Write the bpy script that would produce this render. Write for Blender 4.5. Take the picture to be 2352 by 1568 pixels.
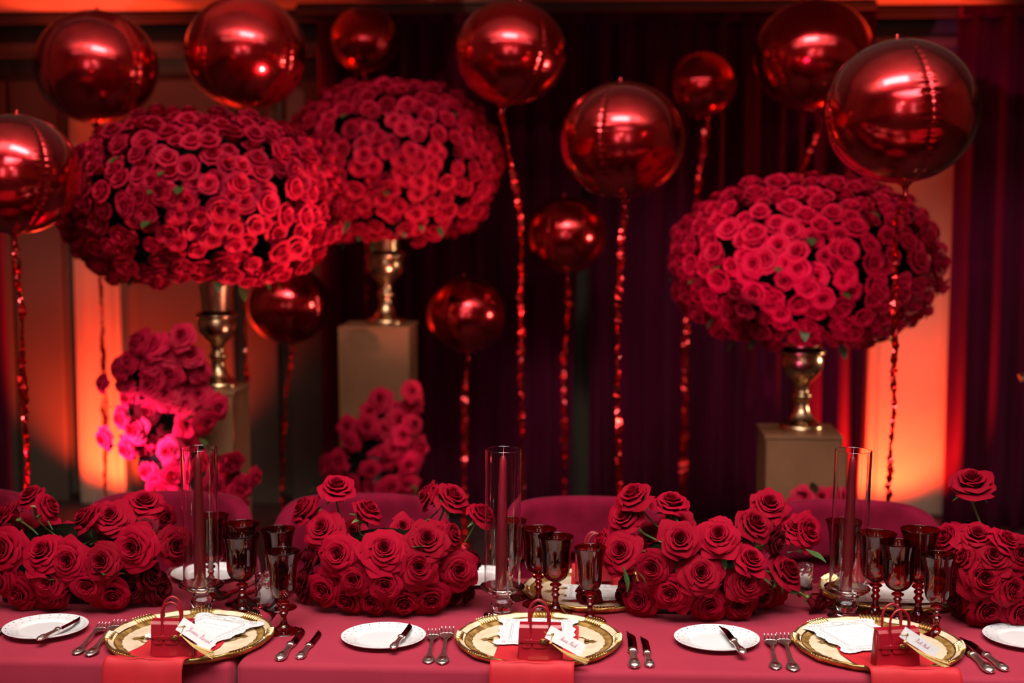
import bpy, bmesh, math, random
from math import sin, cos, pi, radians as R, sqrt, tan, atan
from mathutils import Vector as V, Matrix, Euler, Quaternion

for o in list(bpy.data.objects): bpy.data.objects.remove(o)
S = bpy.context.scene
COL = S.collection

# ------------------------------------------------------------------ camera, world, lights, exposure
FPX = 3267.0
CAM_Z = 1.63
cd = bpy.data.cameras.new('camera'); cam = bpy.data.objects.new('camera', cd); COL.objects.link(cam)
cam.location = (0, 0, CAM_Z); cam.rotation_euler = (R(84), 0, R(3.5))
cd.sensor_width = 36; cd.lens = 36 * FPX / 2352
cd.dof.use_dof = True; cd.dof.focus_distance = 2.80; cd.dof.aperture_fstop = 2.5
cd.clip_start = 0.05
S.camera = cam
S.view_settings.view_transform = 'Standard'; S.view_settings.look = 'None'
S.view_settings.gamma = 1; S.view_settings.use_curve_mapping = False
S.view_settings.exposure = 0.0
W = bpy.data.worlds.new('world'); S.world = W; W.use_nodes = True
W.node_tree.nodes['Background'].inputs[0].default_value = (0.35, 0.10, 0.10, 1)
W.node_tree.nodes['Background'].inputs[1].default_value = 0.02

CR = Euler(cam.rotation_euler).to_matrix()
CP = V(cam.location)
def ray(px, py):
    return (CR @ V(((px - 1176) / FPX, -(py - 784) / FPX, -1)))
def at_y(px, py, Y):
    d = ray(px, py); return CP + d * (Y / d.y)
def at_z(px, py, z):
    d = ray(px, py); return CP + d * ((z - CAM_Z) / d.z)
def depth(p):
    return -(CR.transposed() @ (V(p) - CP)).z
def msize(n, p):
    return n * depth(p) / FPX

def aim(o, target):
    o.rotation_euler = (V(target) - V(o.location)).to_track_quat('-Z', 'Y').to_euler()
def area(name, loc, target, sx, sy, power, col, spread=180):
    l = bpy.data.lights.new(name, 'AREA'); l.shape = 'RECTANGLE'; l.size = sx; l.size_y = sy
    l.energy = power; l.color = col; l.spread = R(spread)
    o = bpy.data.objects.new(name, l); COL.objects.link(o); o.location = loc; aim(o, target); return o
def spot(name, loc, target, power, col, angle=40, blend=.5, rad=.04):
    l = bpy.data.lights.new(name, 'SPOT'); l.energy = power; l.color = col
    l.spot_size = R(angle); l.spot_blend = blend; l.shadow_soft_size = rad
    o = bpy.data.objects.new(name, l); COL.objects.link(o); o.location = loc; aim(o, target); return o

area('hall_ceiling_fill', (0.0, 1.0, 4.1), (0.0, 1.6, 5.2), 8.0, 0.5, 190, (1.0, 0.84, 0.76))  # added lamp facing up; brightens the hall ceiling mirrored in the balloons
area('ceiling_light', (0.0, 1.9, 4.7), (0.0, 4.4, 1.2), 4.4, 0.9, 26, (1.0, 0.86, 0.78))
area('balloon_highlight_fill', (-0.2, 1.9, 4.5), (0.0, 4.6, 1.6), 2.0, 0.60, 62, (1.0, 0.88, 0.78))  # added small panel; gives the balloon highlights their bright centre
area('table_fill', (0.1, 1.35, 2.95), (0.05, 2.85, 0.75), 3.0, 0.7, 28, (1.0, 0.95, 0.92), 75)  # added panel to brighten the table top and its roses
area('hall_wall_fill', (0.0, -2.6, 4.3), (0, -6.0, 1.5), 6.0, 2.0, 210, (1.0, 0.55, 0.46))  # added lamp; brightens the unseen hall walls for the balloon reflections
area('window_light', (-1.5, -4.6, 2.2), (0, 3.0, 1.0), 1.0, 2.2, 13, (0.92, 0.96, 1.0))
area('window_light', (1.6, -4.6, 2.2), (0, 3.0, 1.0), 1.0, 2.2, 8, (0.92, 0.96, 1.0))
spot('down_light', (-0.2, -1.2, 2.75), (0, 5.0, 1.9), 12, (1.0, 0.9, 0.8), 70, .6, .05)
spot('warm_spot', (2.45, 5.3, 1.15), (-1.2, 5.3, 1.25), 60, (1.0, 0.70, 0.50), 62, .6, .05)
spot('magenta_spot', (-2.9, 3.2, 0.95), (-1.50, 4.36, 0.78), 2000, (1.0, 0.20, 0.60), 15, .9, .04)
spot('pink_spot', (-1.1, 0.6, 0.80), (0.50, 4.4, 1.42), 760, (1.0, 0.12, 0.50), 12.5, 1.0, .03)
spot('red_spot', (0.38, 3.90, 0.42), (-0.90, 4.45, 1.70), 300, (1.0, 0.36, 0.30), 42, .8, .025)
spot('red_spot', (0.05, 4.40, 0.35), (-0.72, 5.6, 1.42), 170, (1.0, 0.34, 0.28), 36, .8, .025)
UPC = (1.0, 0.05, 0.014)

# ------------------------------------------------------------------ materials
def mat(name, col, rough=.6, metal=0, **kw):
    m = bpy.data.materials.new(name); m.use_nodes = True
    nt = m.node_tree; b = nt.nodes['Principled BSDF']
    b.inputs['Base Color'].default_value = (*col, 1)
    b.inputs['Roughness'].default_value = rough
    b.inputs['Metallic'].default_value = metal
    for k, v in kw.items():
        k = {'sheen': 'Sheen Weight', 'sheen_r': 'Sheen Roughness', 'sheen_c': 'Sheen Tint', 'coat': 'Coat Weight', 'coat_r': 'Coat Roughness', 'coat_ior': 'Coat IOR',
             'trans': 'Transmission Weight', 'ior': 'IOR', 'spec': 'Specular IOR Level', 'sss': 'Subsurface Weight'}[k]
        b.inputs[k].default_value = (*v, 1) if isinstance(v, tuple) else v
    return m
def N(m, t): return m.node_tree.nodes.new(t)
def L(m, a, b): m.node_tree.links.new(a, b)
def noise_col(m, c1, c2, scale, detail=3, coord='Object', stretch=None, lo=.35, hi=.65):
    b = m.node_tree.nodes['Principled BSDF']
    tc = N(m, 'ShaderNodeTexCoord'); mp = N(m, 'ShaderNodeMapping'); nz = N(m, 'ShaderNodeTexNoise'); cr = N(m, 'ShaderNodeValToRGB')
    L(m, tc.outputs[coord], mp.inputs[0]); L(m, mp.outputs[0], nz.inputs['Vector']); L(m, nz.outputs['Fac'], cr.inputs[0]); L(m, cr.outputs[0], b.inputs['Base Color'])
    nz.inputs['Scale'].default_value = scale; nz.inputs['Detail'].default_value = detail
    if stretch: mp.inputs['Scale'].default_value = stretch
    cr.color_ramp.elements[0].color = (*c1, 1); cr.color_ramp.elements[1].color = (*c2, 1)
    cr.color_ramp.elements[0].position = lo; cr.color_ramp.elements[1].position = hi
    return m
def bump(m, scale, strength, dist=.001, kind='noise', stretch=None):
    b = m.node_tree.nodes['Principled BSDF']
    tc = N(m, 'ShaderNodeTexCoord'); mp = N(m, 'ShaderNodeMapping'); bp = N(m, 'ShaderNodeBump')
    nz = N(m, 'ShaderNodeTexNoise' if kind == 'noise' else 'ShaderNodeTexVoronoi')
    L(m, tc.outputs['Object'], mp.inputs[0]); L(m, mp.outputs[0], nz.inputs['Vector']); L(m, nz.outputs[0], bp.inputs['Height'])
    nz.inputs['Scale'].default_value = scale
    if stretch: mp.inputs['Scale'].default_value = stretch
    bp.inputs['Strength'].default_value = strength; bp.inputs['Distance'].default_value = dist
    L(m, bp.outputs[0], b.inputs['Normal'])
    return m
def rand_col(m, c1, c2):
    b = m.node_tree.nodes['Principled BSDF']
    oi = N(m, 'ShaderNodeObjectInfo'); cr = N(m, 'ShaderNodeValToRGB')
    L(m, oi.outputs['Random'], cr.inputs[0]); L(m, cr.outputs[0], b.inputs['Base Color'])
    cr.color_ramp.elements[0].color = (*c1, 1); cr.color_ramp.elements[1].color = (*c2, 1)
    return m

M = {}
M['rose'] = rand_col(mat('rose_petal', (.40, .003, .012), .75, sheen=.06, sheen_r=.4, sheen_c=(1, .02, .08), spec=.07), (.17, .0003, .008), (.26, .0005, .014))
M['rose_dark'] = mat('rose_petal_dark', (.10, .0006, .006), .7, spec=.1)  # darker petals; on recessed bouquet blooms the shade is put into the colour
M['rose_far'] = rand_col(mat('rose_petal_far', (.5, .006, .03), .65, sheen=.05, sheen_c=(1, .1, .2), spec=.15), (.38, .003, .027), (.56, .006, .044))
M['sepal'] = noise_col(mat('sepal', (.10, .17, .03), .5, spec=.4), (.06, .11, .02), (.20, .26, .06), 90)
M['stem'] = mat('stem', (.11, .17, .03), .45)
M['leaf'] = bump(noise_col(mat('leaf', (.04, .09, .02), .4, spec=.5), (.02, .055, .015), (.06, .12, .03), 60), 160, .3)
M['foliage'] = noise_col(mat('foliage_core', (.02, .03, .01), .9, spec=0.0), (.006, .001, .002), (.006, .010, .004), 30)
M['foam'] = noise_col(mat('floral_foam', (.005, .03, .02), .9, spec=.05), (.003, .012, .010), (.006, .035, .026), 70)
M['blackbox'] = mat('black_tray', (.008, .008, .008), .4)
M['balloon'] = bump(mat('red_foil', (.80, .006, .020), .17, 1.0, coat=1.0, coat_r=.13, coat_ior=1.6), 9, .06, .01)
M['tinsel'] = mat('red_tinsel', (.80, .012, .015), .2, 1.0, coat=1.0, coat_r=.1)
M['gold_urn'] = bump(mat('gold_urn', (.66, .43, .24), .24, 1.0), 26, .12, .003)
M['gold_ped'] = bump(noise_col(mat('gold_pedestal', (.45, .29, .17), .55, .3), (.22, .092, .040), (.30, .13, .058), 5, 5), 60, .1)
M['gold'] = bump(noise_col(mat('antique_gold', (.72, .46, .13), .40, 1.0), (.36, .20, .04), (.80, .55, .20), 45, 4), 120, .25, .0006)
M['gold_bright'] = mat('gold_bright', (.95, .72, .32), .25, 1.0)
M['bronze'] = bump(noise_col(mat('bronze_band', (.30, .15, .03), .5, .35), (.17, .08, .015), (.46, .27, .08), 60, 4, stretch=(1, 1, 1)), 120, .3, .0006)
M['cream'] = noise_col(mat('cream_lacquer', (.66, .53, .36), .35, coat=.4), (.60, .47, .31), (.74, .61, .44), 35)
M['cloth'] = bump(noise_col(mat('crimson_cloth', (.46, .035, .06), .8, sheen=.35, sheen_r=.35, sheen_c=(1, .35, .45), spec=.2), (.26, .016, .036), (.31, .022, .046), 3), 900, .25, .0006)
M['napkin'] = bump(noise_col(mat('red_napkin', (.60, .012, .02), .7, sheen=.2, sheen_r=.4, sheen_c=(1, .2, .2)), (.42, .003, .011), (.50, .004, .014), 14), 1100, .2, .0004)
M['velvet'] = bump(noise_col(mat('wine_velvet', (.22, .008, .03), .9, sheen=.4, sheen_r=.3, sheen_c=(1, .2, .36), spec=.1), (.12, .002, .014), (.19, .004, .026), 14, 4), 300, .2, .001)
M['curtain'] = noise_col(mat('maroon_curtain', (.045, .001, .010), .9, sheen=.25, sheen_r=.5, sheen_c=(1, .15, .4), spec=.1), (.045, .001, .011), (.09, .0015, .028), 3, stretch=(3, 3, .3))
M['leather'] = bump(mat('red_leather', (.28, .003, .012), .36, spec=.5), 1500, .25, .0004, 'noise')
M['leather_edge'] = mat('leather_edge', (.10, .012, .014), .5)
M['white'] = noise_col(mat('white_card', (.80, .80, .80), .7), (.66, .66, .66), (.72, .72, .71), 120)
M['ink'] = mat('grey_ink', (.22, .23, .25), .8)
M['ink_pink'] = mat('pink_ink', (.55, .22, .30), .8)
M['china'] = mat('white_china', (.72, .72, .73), .12, coat=.5)
M['dot'] = mat('dark_dot', (.03, .03, .03), .3)
M['silver'] = bump(noise_col(mat('silver', (.80, .74, .70), .3, 1.0), (.70, .64, .58), (.95, .91, .86), 70, 4), 140, .25, .0005)
M['blade'] = mat('blade_steel', (.30, .26, .26), .07, 1.0)  # steel darkened: the dark reflection is put into the colour
M['silver_bright'] = mat('silver_bright', (.95, .93, .9), .18, 1.0)
M['clear'] = mat('clear_glass', (1, 1, 1), 0.0, trans=1.0, ior=1.45)
M['crystal'] = mat('crystal', (1, .99, .99), 0.02, trans=1.0, ior=1.5)
M['ruby'] = mat('ruby_glass', (.34, .001, .006), 0.01, trans=1.0, ior=1.5)
M['wax'] = mat('crimson_wax', (.13, .0005, .006), .42, spec=.3)
M['wax_white'] = mat('white_wax', (.8, .76, .74), .5, sss=.2)
M['wick'] = mat('wick', (.5, .2, .2), .8)
M['thread'] = mat('gold_thread', (.72, .50, .18), .45, .35)
M['wall'] = noise_col(mat('olive_wall', (.10, .075, .05), .7), (.085, .062, .043), (.11, .085, .06), 2)
M['panel'] = noise_col(mat('cream_panel', (.20, .145, .105), .6), (.085, .062, .045), (.105, .078, .056), 2)
M['pilaster'] = noise_col(mat('pale_pilaster', (.48, .36, .26), .6), (.44, .33, .24), (.52, .40, .28), 2)
M['ceil'] = mat('ceiling_paint', (.55, .47, .38), .7)
M['ceil_dark'] = mat('soffit_paint', (.05, .035, .03), .7)
M['hallceil'] = noise_col(mat('hall_ceiling_paint', (.6, .5, .44), .7), (.5, .38, .32), (.68, .6, .52), .7)
M['floor'] = noise_col(mat('dark_carpet', (.05, .02, .02), .8), (.035, .014, .014), (.06, .025, .022), 20)
M['hallwall'] = noise_col(mat('hall_wall', (.3, .12, .09), .7), (.26, .10, .08), (.40, .18, .13), 1)
M['darkwood'] = mat('dark_wood', (.02, .012, .008), .4)
M['brass'] = mat('brass', (.75, .6, .35), .25, 1.0)

# ------------------------------------------------------------------ helpers
class MB:
    def __init__(s): s.v = []; s.f = []; s.m = []
    def add(s, v, f, mi=0):
        k = len(s.v); s.v += [tuple(p) for p in v]; s.f += [[i + k for i in q] for q in f]; s.m += [mi] * len(f); return s
    def grid(s, pts, nu, nv, mi=0, close_u=False):      # pts[v][u]
        f = []
        for j in range(nv - 1):
            for i in range(nu - (0 if close_u else 1)):
                a = j * nu + i; b = j * nu + (i + 1) % nu
                f.append([a, b, b + nu, a + nu])
        return s.add([p for row in pts for p in row], f, mi)
    def lathe(s, prof, seg=32, at=(0, 0, 0), mi=0, cap=False):
        pts = [[(at[0] + r * cos(2 * pi * i / seg), at[1] + r * sin(2 * pi * i / seg), at[2] + z) for i in range(seg)] for r, z in prof]
        k = len(s.v); s.grid(pts, seg, len(prof), mi, True)
        if cap:
            s.f += [[k + i for i in range(seg)][::-1], [k + (len(prof) - 1) * seg + i for i in range(seg)]]; s.m += [mi, mi]
        return s
    def tube(s, pts, rad, seg=8, mi=0, flat=1.0):
        P = [V(p) for p in pts]; n = len(P); rows = []; up = V((.13, .21, .97))
        for i, p in enumerate(P):
            t = (P[min(i + 1, n - 1)] - P[max(i - 1, 0)]).normalized()
            a = t.cross(up)
            if a.length < .05: a = t.cross(V((1, 0, 0)))
            a.normalize(); b = a.cross(t)
            r = rad[i] if isinstance(rad, (list, tuple)) else rad
            rows.append([p + a * r * cos(2 * pi * k / seg) + b * r * flat * sin(2 * pi * k / seg) for k in range(seg)])
        k = len(s.v); s.grid(rows, seg, n, mi, True)
        s.f += [[k + i for i in range(seg)], [k + (n - 1) * seg + i for i in range(seg)][::-1]]; s.m += [mi, mi]
        return s
    def box(s, c, d, mi=0):
        x, y, z = c; a, b, h = d[0] / 2, d[1] / 2, d[2] / 2
        v = [(x + i * a, y + j * b, z + k * h) for i in (-1, 1) for j in (-1, 1) for k in (-1, 1)]
        return s.add(v, [[0, 1, 3, 2], [4, 6, 7, 5], [0, 4, 5, 1], [2, 3, 7, 6], [0, 2, 6, 4], [1, 5, 7, 3]], mi)
    def ball(s, c, r, nu=12, nv=8, mi=0):
        r = r if isinstance(r, (tuple, list, V)) else (r, r, r)
        rows = [[(c[0] + r[0] * sin(pi * j / nv) * cos(2 * pi * i / nu), c[1] + r[1] * sin(pi * j / nv) * sin(2 * pi * i / nu), c[2] + r[2] * cos(pi * j / nv)) for i in range(nu)] for j in range(nv + 1)]
        return s.grid(rows, nu, nv + 1, mi, True)
    def loft(s, secs, seg=10, mi=0):   # secs: (y, xc, hw, ht, zc)
        rows = [[(xc + hw * cos(2 * pi * k / seg), y, zc + ht * sin(2 * pi * k / seg)) for k in range(seg)] for y, xc, hw, ht, zc in secs]
        k = len(s.v); s.grid(rows, seg, len(secs), mi, True)
        s.f += [[k + i for i in range(seg)], [k + (len(secs) - 1) * seg + i for i in range(seg)][::-1]]; s.m += [mi, mi]
        return s
    def mesh(s, name, mats, smooth=True):
        me = bpy.data.meshes.new(name); me.from_pydata(s.v, [], s.f)
        for mt in (mats if isinstance(mats, (list, tuple)) else [mats]): me.materials.append(mt)
        me.polygons.foreach_set('material_index', s.m)
        me.polygons.foreach_set('use_smooth', [smooth] * len(s.f))
        me.update(); return me
def link(name, me, parent=None, loc=None, rot=None, scale=None):
    o = bpy.data.objects.new(name, me); COL.objects.link(o)
    if parent: o.parent = parent
    if loc is not None: o.location = loc
    if rot is not None:
        if isinstance(rot, Quaternion): o.rotation_mode = 'QUATERNION'; o.rotation_quaternion = rot
        else: o.rotation_euler = rot
    if scale is not None: o.scale = (scale,) * 3 if isinstance(scale, (int, float)) else scale
    return o
def put(name, mb, mats, parent=None, loc=None, rot=None, smooth=True, auto=None, bevel=None, solid=None):
    me = mb.mesh(name, mats, smooth)
    if bevel or auto or solid is not None:
        bm = bmesh.new(); bm.from_mesh(me)
        if bevel:
            bmesh.ops.bevel(bm, geom=bm.edges[:] + bm.verts[:], offset=bevel[0], segments=bevel[1], profile=.6, affect='EDGES')
        if auto:
            for e in bm.edges:
                if len(e.link_faces) == 2 and e.calc_face_angle(0) > R(auto): e.smooth = False
        bm.to_mesh(me); bm.free()
        me.polygons.foreach_set('use_smooth', [smooth] * len(me.polygons))
    o = link(name, me, parent, loc, rot)
    if solid:
        md = o.modifiers.new('thickness', 'SOLIDIFY'); md.thickness = solid; md.offset = 0
    return o
def tag(o, label=None, cat=None, group=None, kind=None):
    if label: o['label'] = label
    if cat: o['category'] = cat
    if group: o['group'] = group
    if kind: o['kind'] = kind
    return o
def thing(name, loc, label, cat, group=None, rz=0, rot=None):
    return tag(link(name, None, None, loc, rot if rot is not None else (0, 0, rz)), label, cat, group)
def copy_tree(o, parent=None):
    c = o.copy(); COL.objects.link(c)
    if parent: c.parent = parent
    for ch in [x for x in KIDS.get(o.name, [])]: copy_tree(ch, c)
    return c
KIDS = {}
def index_kids():
    KIDS.clear()
    for o in bpy.data.objects:
        if o.parent: KIDS.setdefault(o.parent.name, []).append(o)
def duplicate(root, loc, label, rz=0, scale=None, group=None):
    index_kids(); c = copy_tree(root); c.location = loc; c.rotation_euler = (0, 0, rz); c['label'] = label
    if scale: c.scale = (scale,) * 3
    if group: c['group'] = group
    return c
def qdir(d, spin=0):
    return V(d).normalized().to_track_quat('Z', 'Y') @ Quaternion((0, 0, 1), spin)
def interp(prof, n):
    out = []
    for i in range(len(prof) - 1):
        p0 = prof[max(i - 1, 0)]; p1 = prof[i]; p2 = prof[i + 1]; p3 = prof[min(i + 2, len(prof) - 1)]
        for k in range(n):
            t = k / n
            out.append(tuple(.5 * ((2 * b) + (-a + c) * t + (2 * a - 5 * b + 4 * c - d) * t * t + (-a + 3 * b - 3 * c + d) * t ** 3) for a, b, c, d in zip(p0, p1, p2, p3)))
    return out + [tuple(prof[-1])]

# ------------------------------------------------------------------ room shell
WY = 7.3; SOF = 2.53
struct = lambda name, mb, m, parent=None, **k: tag(put(name, mb, m, parent, smooth=False, **k), kind='structure')
struct('floor', MB().box((0, .5, -.05), (13, 14.2, .1)), M['floor'])
wb = struct('wall_back', MB().box((0, WY + .1, 1.5), (13, .2, 3.2)), M['wall'])
struct('wall_left', MB().box((-6.4, 1.5, 2.6), (.2, 16.2, 5.4)), M['hallwall'])
struct('wall_right', MB().box((6.4, 1.5, 2.6), (.2, 16.2, 5.4)), M['hallwall'])
struct('wall_front', MB().box((0, -6.4, 2.6), (13, .2, 5.4)), M['hallwall'])
cl = struct('ceiling', MB().box((0, -.5, 5.25), (13, 12.0, .1)), M['hallceil'])
put('soffit', MB().box((0, 6.35, SOF + .05), (13, 2.0, .1)), M['ceil'], cl, smooth=False)
put('soffit_face', MB().box((0, 5.4, 3.9), (13, .1, 2.65)), M['ceil_dark'], cl, smooth=False)
def wx(px): return at_y(px, 784, WY).x
def wz(py): return at_y(1176, py, WY).z
for a, b in ((-260, -20), (12, 42), (50, 157), (330, 545), (571, 645), (671, 800)):
    x0, x1 = wx(a), wx(b)
    put('panel', MB().box(((x0 + x1) / 2, WY - .03, 1.10), (x1 - x0, .07, 2.20)), M['panel'], wb, smooth=False, bevel=(.012, 2))
for a, b in ((193, 296), (1985, 2185)):
    x0, x1 = wx(a), wx(b); n = 'pilaster'
    put(n, MB().box(((x0 + x1) / 2, WY - .06, 1.11), (x1 - x0, .12, 2.21)), M['pilaster'], wb, smooth=False, bevel=(.008, 2))
    for q in ((x0 + .035, x0 + .055), (x1 - .055, x1 - .035)) if b < 400 else ((x0 + .05, x0 + .08), (x1 - .08, x1 - .05)):
        put('pilaster_bead', MB().box(((q[0] + q[1]) / 2, WY - .125, 1.11), (q[1] - q[0], .025, 2.20)), M['pilaster'], wb, smooth=False)
struct('trim_1', MB().box((0, WY - .07, 2.36), (13, .14, .035)).box((0, WY - .05, 2.33), (13, .10, .03)), M['panel'])
struct('trim_2', MB().box((0, WY - .10, 2.495), (13, .2, .04)), M['ceil_dark'])
struct('baseboard_back', MB().box((0, WY - .02, .02), (13, .04, .04)), M['darkwood'])
for px, e in ((238, 88), (2080, 66)):
    p = at_y(px, 784, WY - .42)
    spot('uplight', (p.x, WY - .50, .05), (p.x, WY - .10, .62), e * 2.0, UPC, 104, .6, .04)
    spot('uplight', (p.x, WY - .42, .10), (p.x, WY - .42, 2.5), e * 5, UPC, 24, .6, .04)

# ------------------------------------------------------------------ curtains
def curtain(x0, x1, Y, z0, z1, seed, label, period=.115, amp=.04, taper=0.0, mtop=None):
    rnd = random.Random(seed)
    n = int((x1 - x0) / .012); ph = [rnd.uniform(0, 6.3) for _ in range(5)]
    rows = []
    for j in range(9):
        t = j / 8; z = z0 + (z1 - z0) * t; row = []
        for i in range(n + 1):
            u = i / n; x = x0 + (x1 - x0) * u - taper * (1 - t) * u ** 8
            k = 2 * pi * (x - x0) / period
            w = sin(k + 1.3 * sin(k * .23 + ph[0]) + .35 * sin(3 * t + ph[1])) * (.75 + .25 * sin(k * .37 + ph[2])) + .25 * sin(2.1 * k + ph[3])
            row.append((x + .012 * cos(k + ph[4]), Y + amp * w, z))
        rows.append(row)
    r = thing('curtain', (0, 0, 0), label, 'curtain')
    put('drape', MB().grid(rows, n + 1, 9), M['curtain'], r, solid=.004)
    put('heading_tape', MB().box(((x0 + x1) / 2, Y, z1 + .0), (x1 - x0, .05, .05)), M['curtain'], r, smooth=False)
    return r
CY = 7.0
cx = lambda px: at_y(px, 784, CY).x
curtain(cx(742), cx(1346), CY, .01, SOF - .06, 1, 'dark maroon velvet curtain behind the middle gold pedestal, left of the narrow gap', taper=.075)
curtain(cx(1352), cx(1992), CY, .01, SOF - .06, 2, 'dark maroon velvet curtain between the narrow gap and the right orange pilaster')
curtain(cx(2172), cx(2480), CY - .1, .01, SOF - .06, 3, 'dark maroon curtain at the right edge, beside the orange pilaster')
curtain(cx(-160), cx(32), CY - .1, .01, SOF - .06, 4, 'narrow strip of dark curtain at the far left edge behind a balloon')
rr = thing('curtain_rail', (0, 0, 0), 'long pale curtain rail box running above the centre curtains', 'curtain rail')
put('rail', MB().box(((cx(700) + cx(1985)) / 2, CY - .09, 2.50), (cx(1985) - cx(700), .05, .03)), M['wall'], rr, smooth=False)
put('bracket', MB().box(((cx(700) + cx(1985)) / 2, CY + .05, 2.515), (cx(1985) - cx(700), .25, .025)), M['darkwood'], rr, smooth=False)

# ------------------------------------------------------------------ roses
def rose_mesh(name, rings, nu, nv, seed, mats):
    rnd = random.Random(seed); mb = MB()
    for ri, (n, Rr, zt, Wd, curl, tip, zb) in enumerate(rings):
        off = rnd.uniform(0, 6.3)
        for k in range(n):
            phi = off + 2 * pi * k / n + rnd.uniform(-.16, .16)
            RR = Rr * rnd.uniform(.94, 1.07); zz = zt + rnd.uniform(-.035, .035); ww = Wd * rnd.uniform(.9, 1.12)
            p1, p2 = rnd.uniform(0, 6.3), rnd.uniform(0, 6.3); cu = curl * rnd.uniform(.6, 1.4); tp = tip * rnd.uniform(.7, 2.2); fold = rnd.uniform(.3, 1.1)
            rows = []
            for j in range(nv):
                v = j / (nv - 1); row = []
                for i in range(nu):
                    u = -1 + 2 * i / (nu - 1)
                    ang = phi + u * ww * (.30 + .70 * v ** .55)
                    e = max(0, v - .6) / .4
                    r = RR * (.30 + .70 * v ** (.75 if Rr > .3 else .5)) * (1 + .11 * u) + cu * e * e * (.8 + .3 * abs(u)) * fold
                    r += tp * max(0, 1 - 1.6 * abs(u)) * v ** 4
                    z = zb + (zz - zb) * sin(v * pi / 2) ** 1.1
                    z -= cu * .75 * e ** 3 + .16 * Rr * abs(u) ** 3 * v * v
                    wv = .028 * v * v * (.3 + Rr)
                    z += wv * sin(u * 5.2 + p1); r += wv * sin(u * 4.1 + p2)
                    row.append((r * cos(ang), r * sin(ang), z))
                rows.append(row)
            mb.grid(rows, nu, nv)
    return mb.mesh(name, mats)
FULL = [(2, .06, .60, 2.3, 0, 0, -.1), (3, .13, .64, 1.7, 0, 0, -.1), (3, .21, .66, 1.45, .01, 0, -.2), (4, .31, .64, 1.2, .02, .01, -.25),
        (4, .42, .59, 1.15, .04, .01, -.3), (5, .54, .49, .98, .10, .05, -.35), (5, .67, .35, .93, .15, .10, -.4), (5, .80, .19, .88, .17, .12, -.45), (5, .90, -.02, .85, .17, .15, -.5)]
TIGHT = [(2, .06, .72, 2.3, 0, 0, 0), (3, .14, .78, 1.7, 0, 0, -.1), (4, .24, .78, 1.4, .01, 0, -.2), (4, .36, .74, 1.2, .03, .02, -.3),
         (5, .50, .64, 1.05, .08, .05, -.4), (5, .64, .48, .95, .14, .10, -.45), (5, .78, .25, .9, .20, .16, -.5)]
FARR = [(2, .09, .55, 2.2, 0, 0, 0), (3, .22, .60, 1.6, 0, 0, -.1), (4, .40, .56, 1.2, .03, .02, -.2), (5, .60, .42, 1.05, .08, .03, -.3), (6, .80, .16, .95, .10, .05, -.6)]
FARR2 = [(2, .12, .52, 2.2, 0, 0, 0), (3, .30, .58, 1.5, .01, 0, -.1), (5, .52, .50, 1.1, .05, .02, -.2), (6, .78, .24, .95, .10, .05, -.55)]
ROSES = [rose_mesh('rose_bloom', FULL, 9, 8, s, [M['rose']]) for s in range(6)] + [rose_mesh('rose_bloom', TIGHT, 9, 8, 20 + s, [M['rose']]) for s in range(3)]
RCL = [rose_mesh('rose_bloom_mid', FULL if s < 3 else TIGHT, 7, 6, 80 + s, [M['rose_far']]) for s in range(5)]
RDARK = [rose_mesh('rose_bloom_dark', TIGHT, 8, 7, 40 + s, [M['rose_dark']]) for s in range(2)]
RFAR = [rose_mesh('rose_bloom_far', FARR if s % 2 else FARR2, 6, 5, 60 + s, [M['rose_far']]) for s in range(6)]
def sepal_mesh():
    mb = MB(); rnd = random.Random(5)
    mb.ball((0, 0, -.58), (.17, .17, .20), 10, 6)
    for k in range(5):
        a = 2 * pi * k / 5 + rnd.uniform(-.2, .2); dr = rnd.uniform(-.45, .1); L_ = rnd.uniform(.55, .8)
        rows = []
        for j in range(6):
            v = j / 5; w = .12 * (1 - v) ** .7 * (1 + .6 * sin(v * pi)) + .003
            r = .12 + L_ * v * .9; z = -.52 + dr * v * v + .12 * sin(v * pi)
            rows.append([((r) * cos(a) - s_ * w * sin(a), r * sin(a) + s_ * w * cos(a), z + .03 * abs(s_)) for s_ in (-1, 0, 1)])
        mb.grid(rows, 3, 6)
    return mb.mesh('calyx', [M['sepal']])
SEPAL = sepal_mesh()
def leaf_mb(L_=1.0, w=.3, bend=.25, nj=8):
    rows = []
    for j in range(nj):
        v = j / (nj - 1); ww = w * sin(pi * min(1, v * .93 + .03)) ** .8 * (1 - .25 * v)
        rows.append([(s_ * ww, L_ * v, -bend * v * v + .10 * abs(s_) * w + .015 * sin(9 * v) * s_) for s_ in (-1, -.5, 0, .5, 1)])
    return MB().grid(rows, 5, nj)
LEAF = leaf_mb().mesh('leaf', [M['leaf']])

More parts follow.
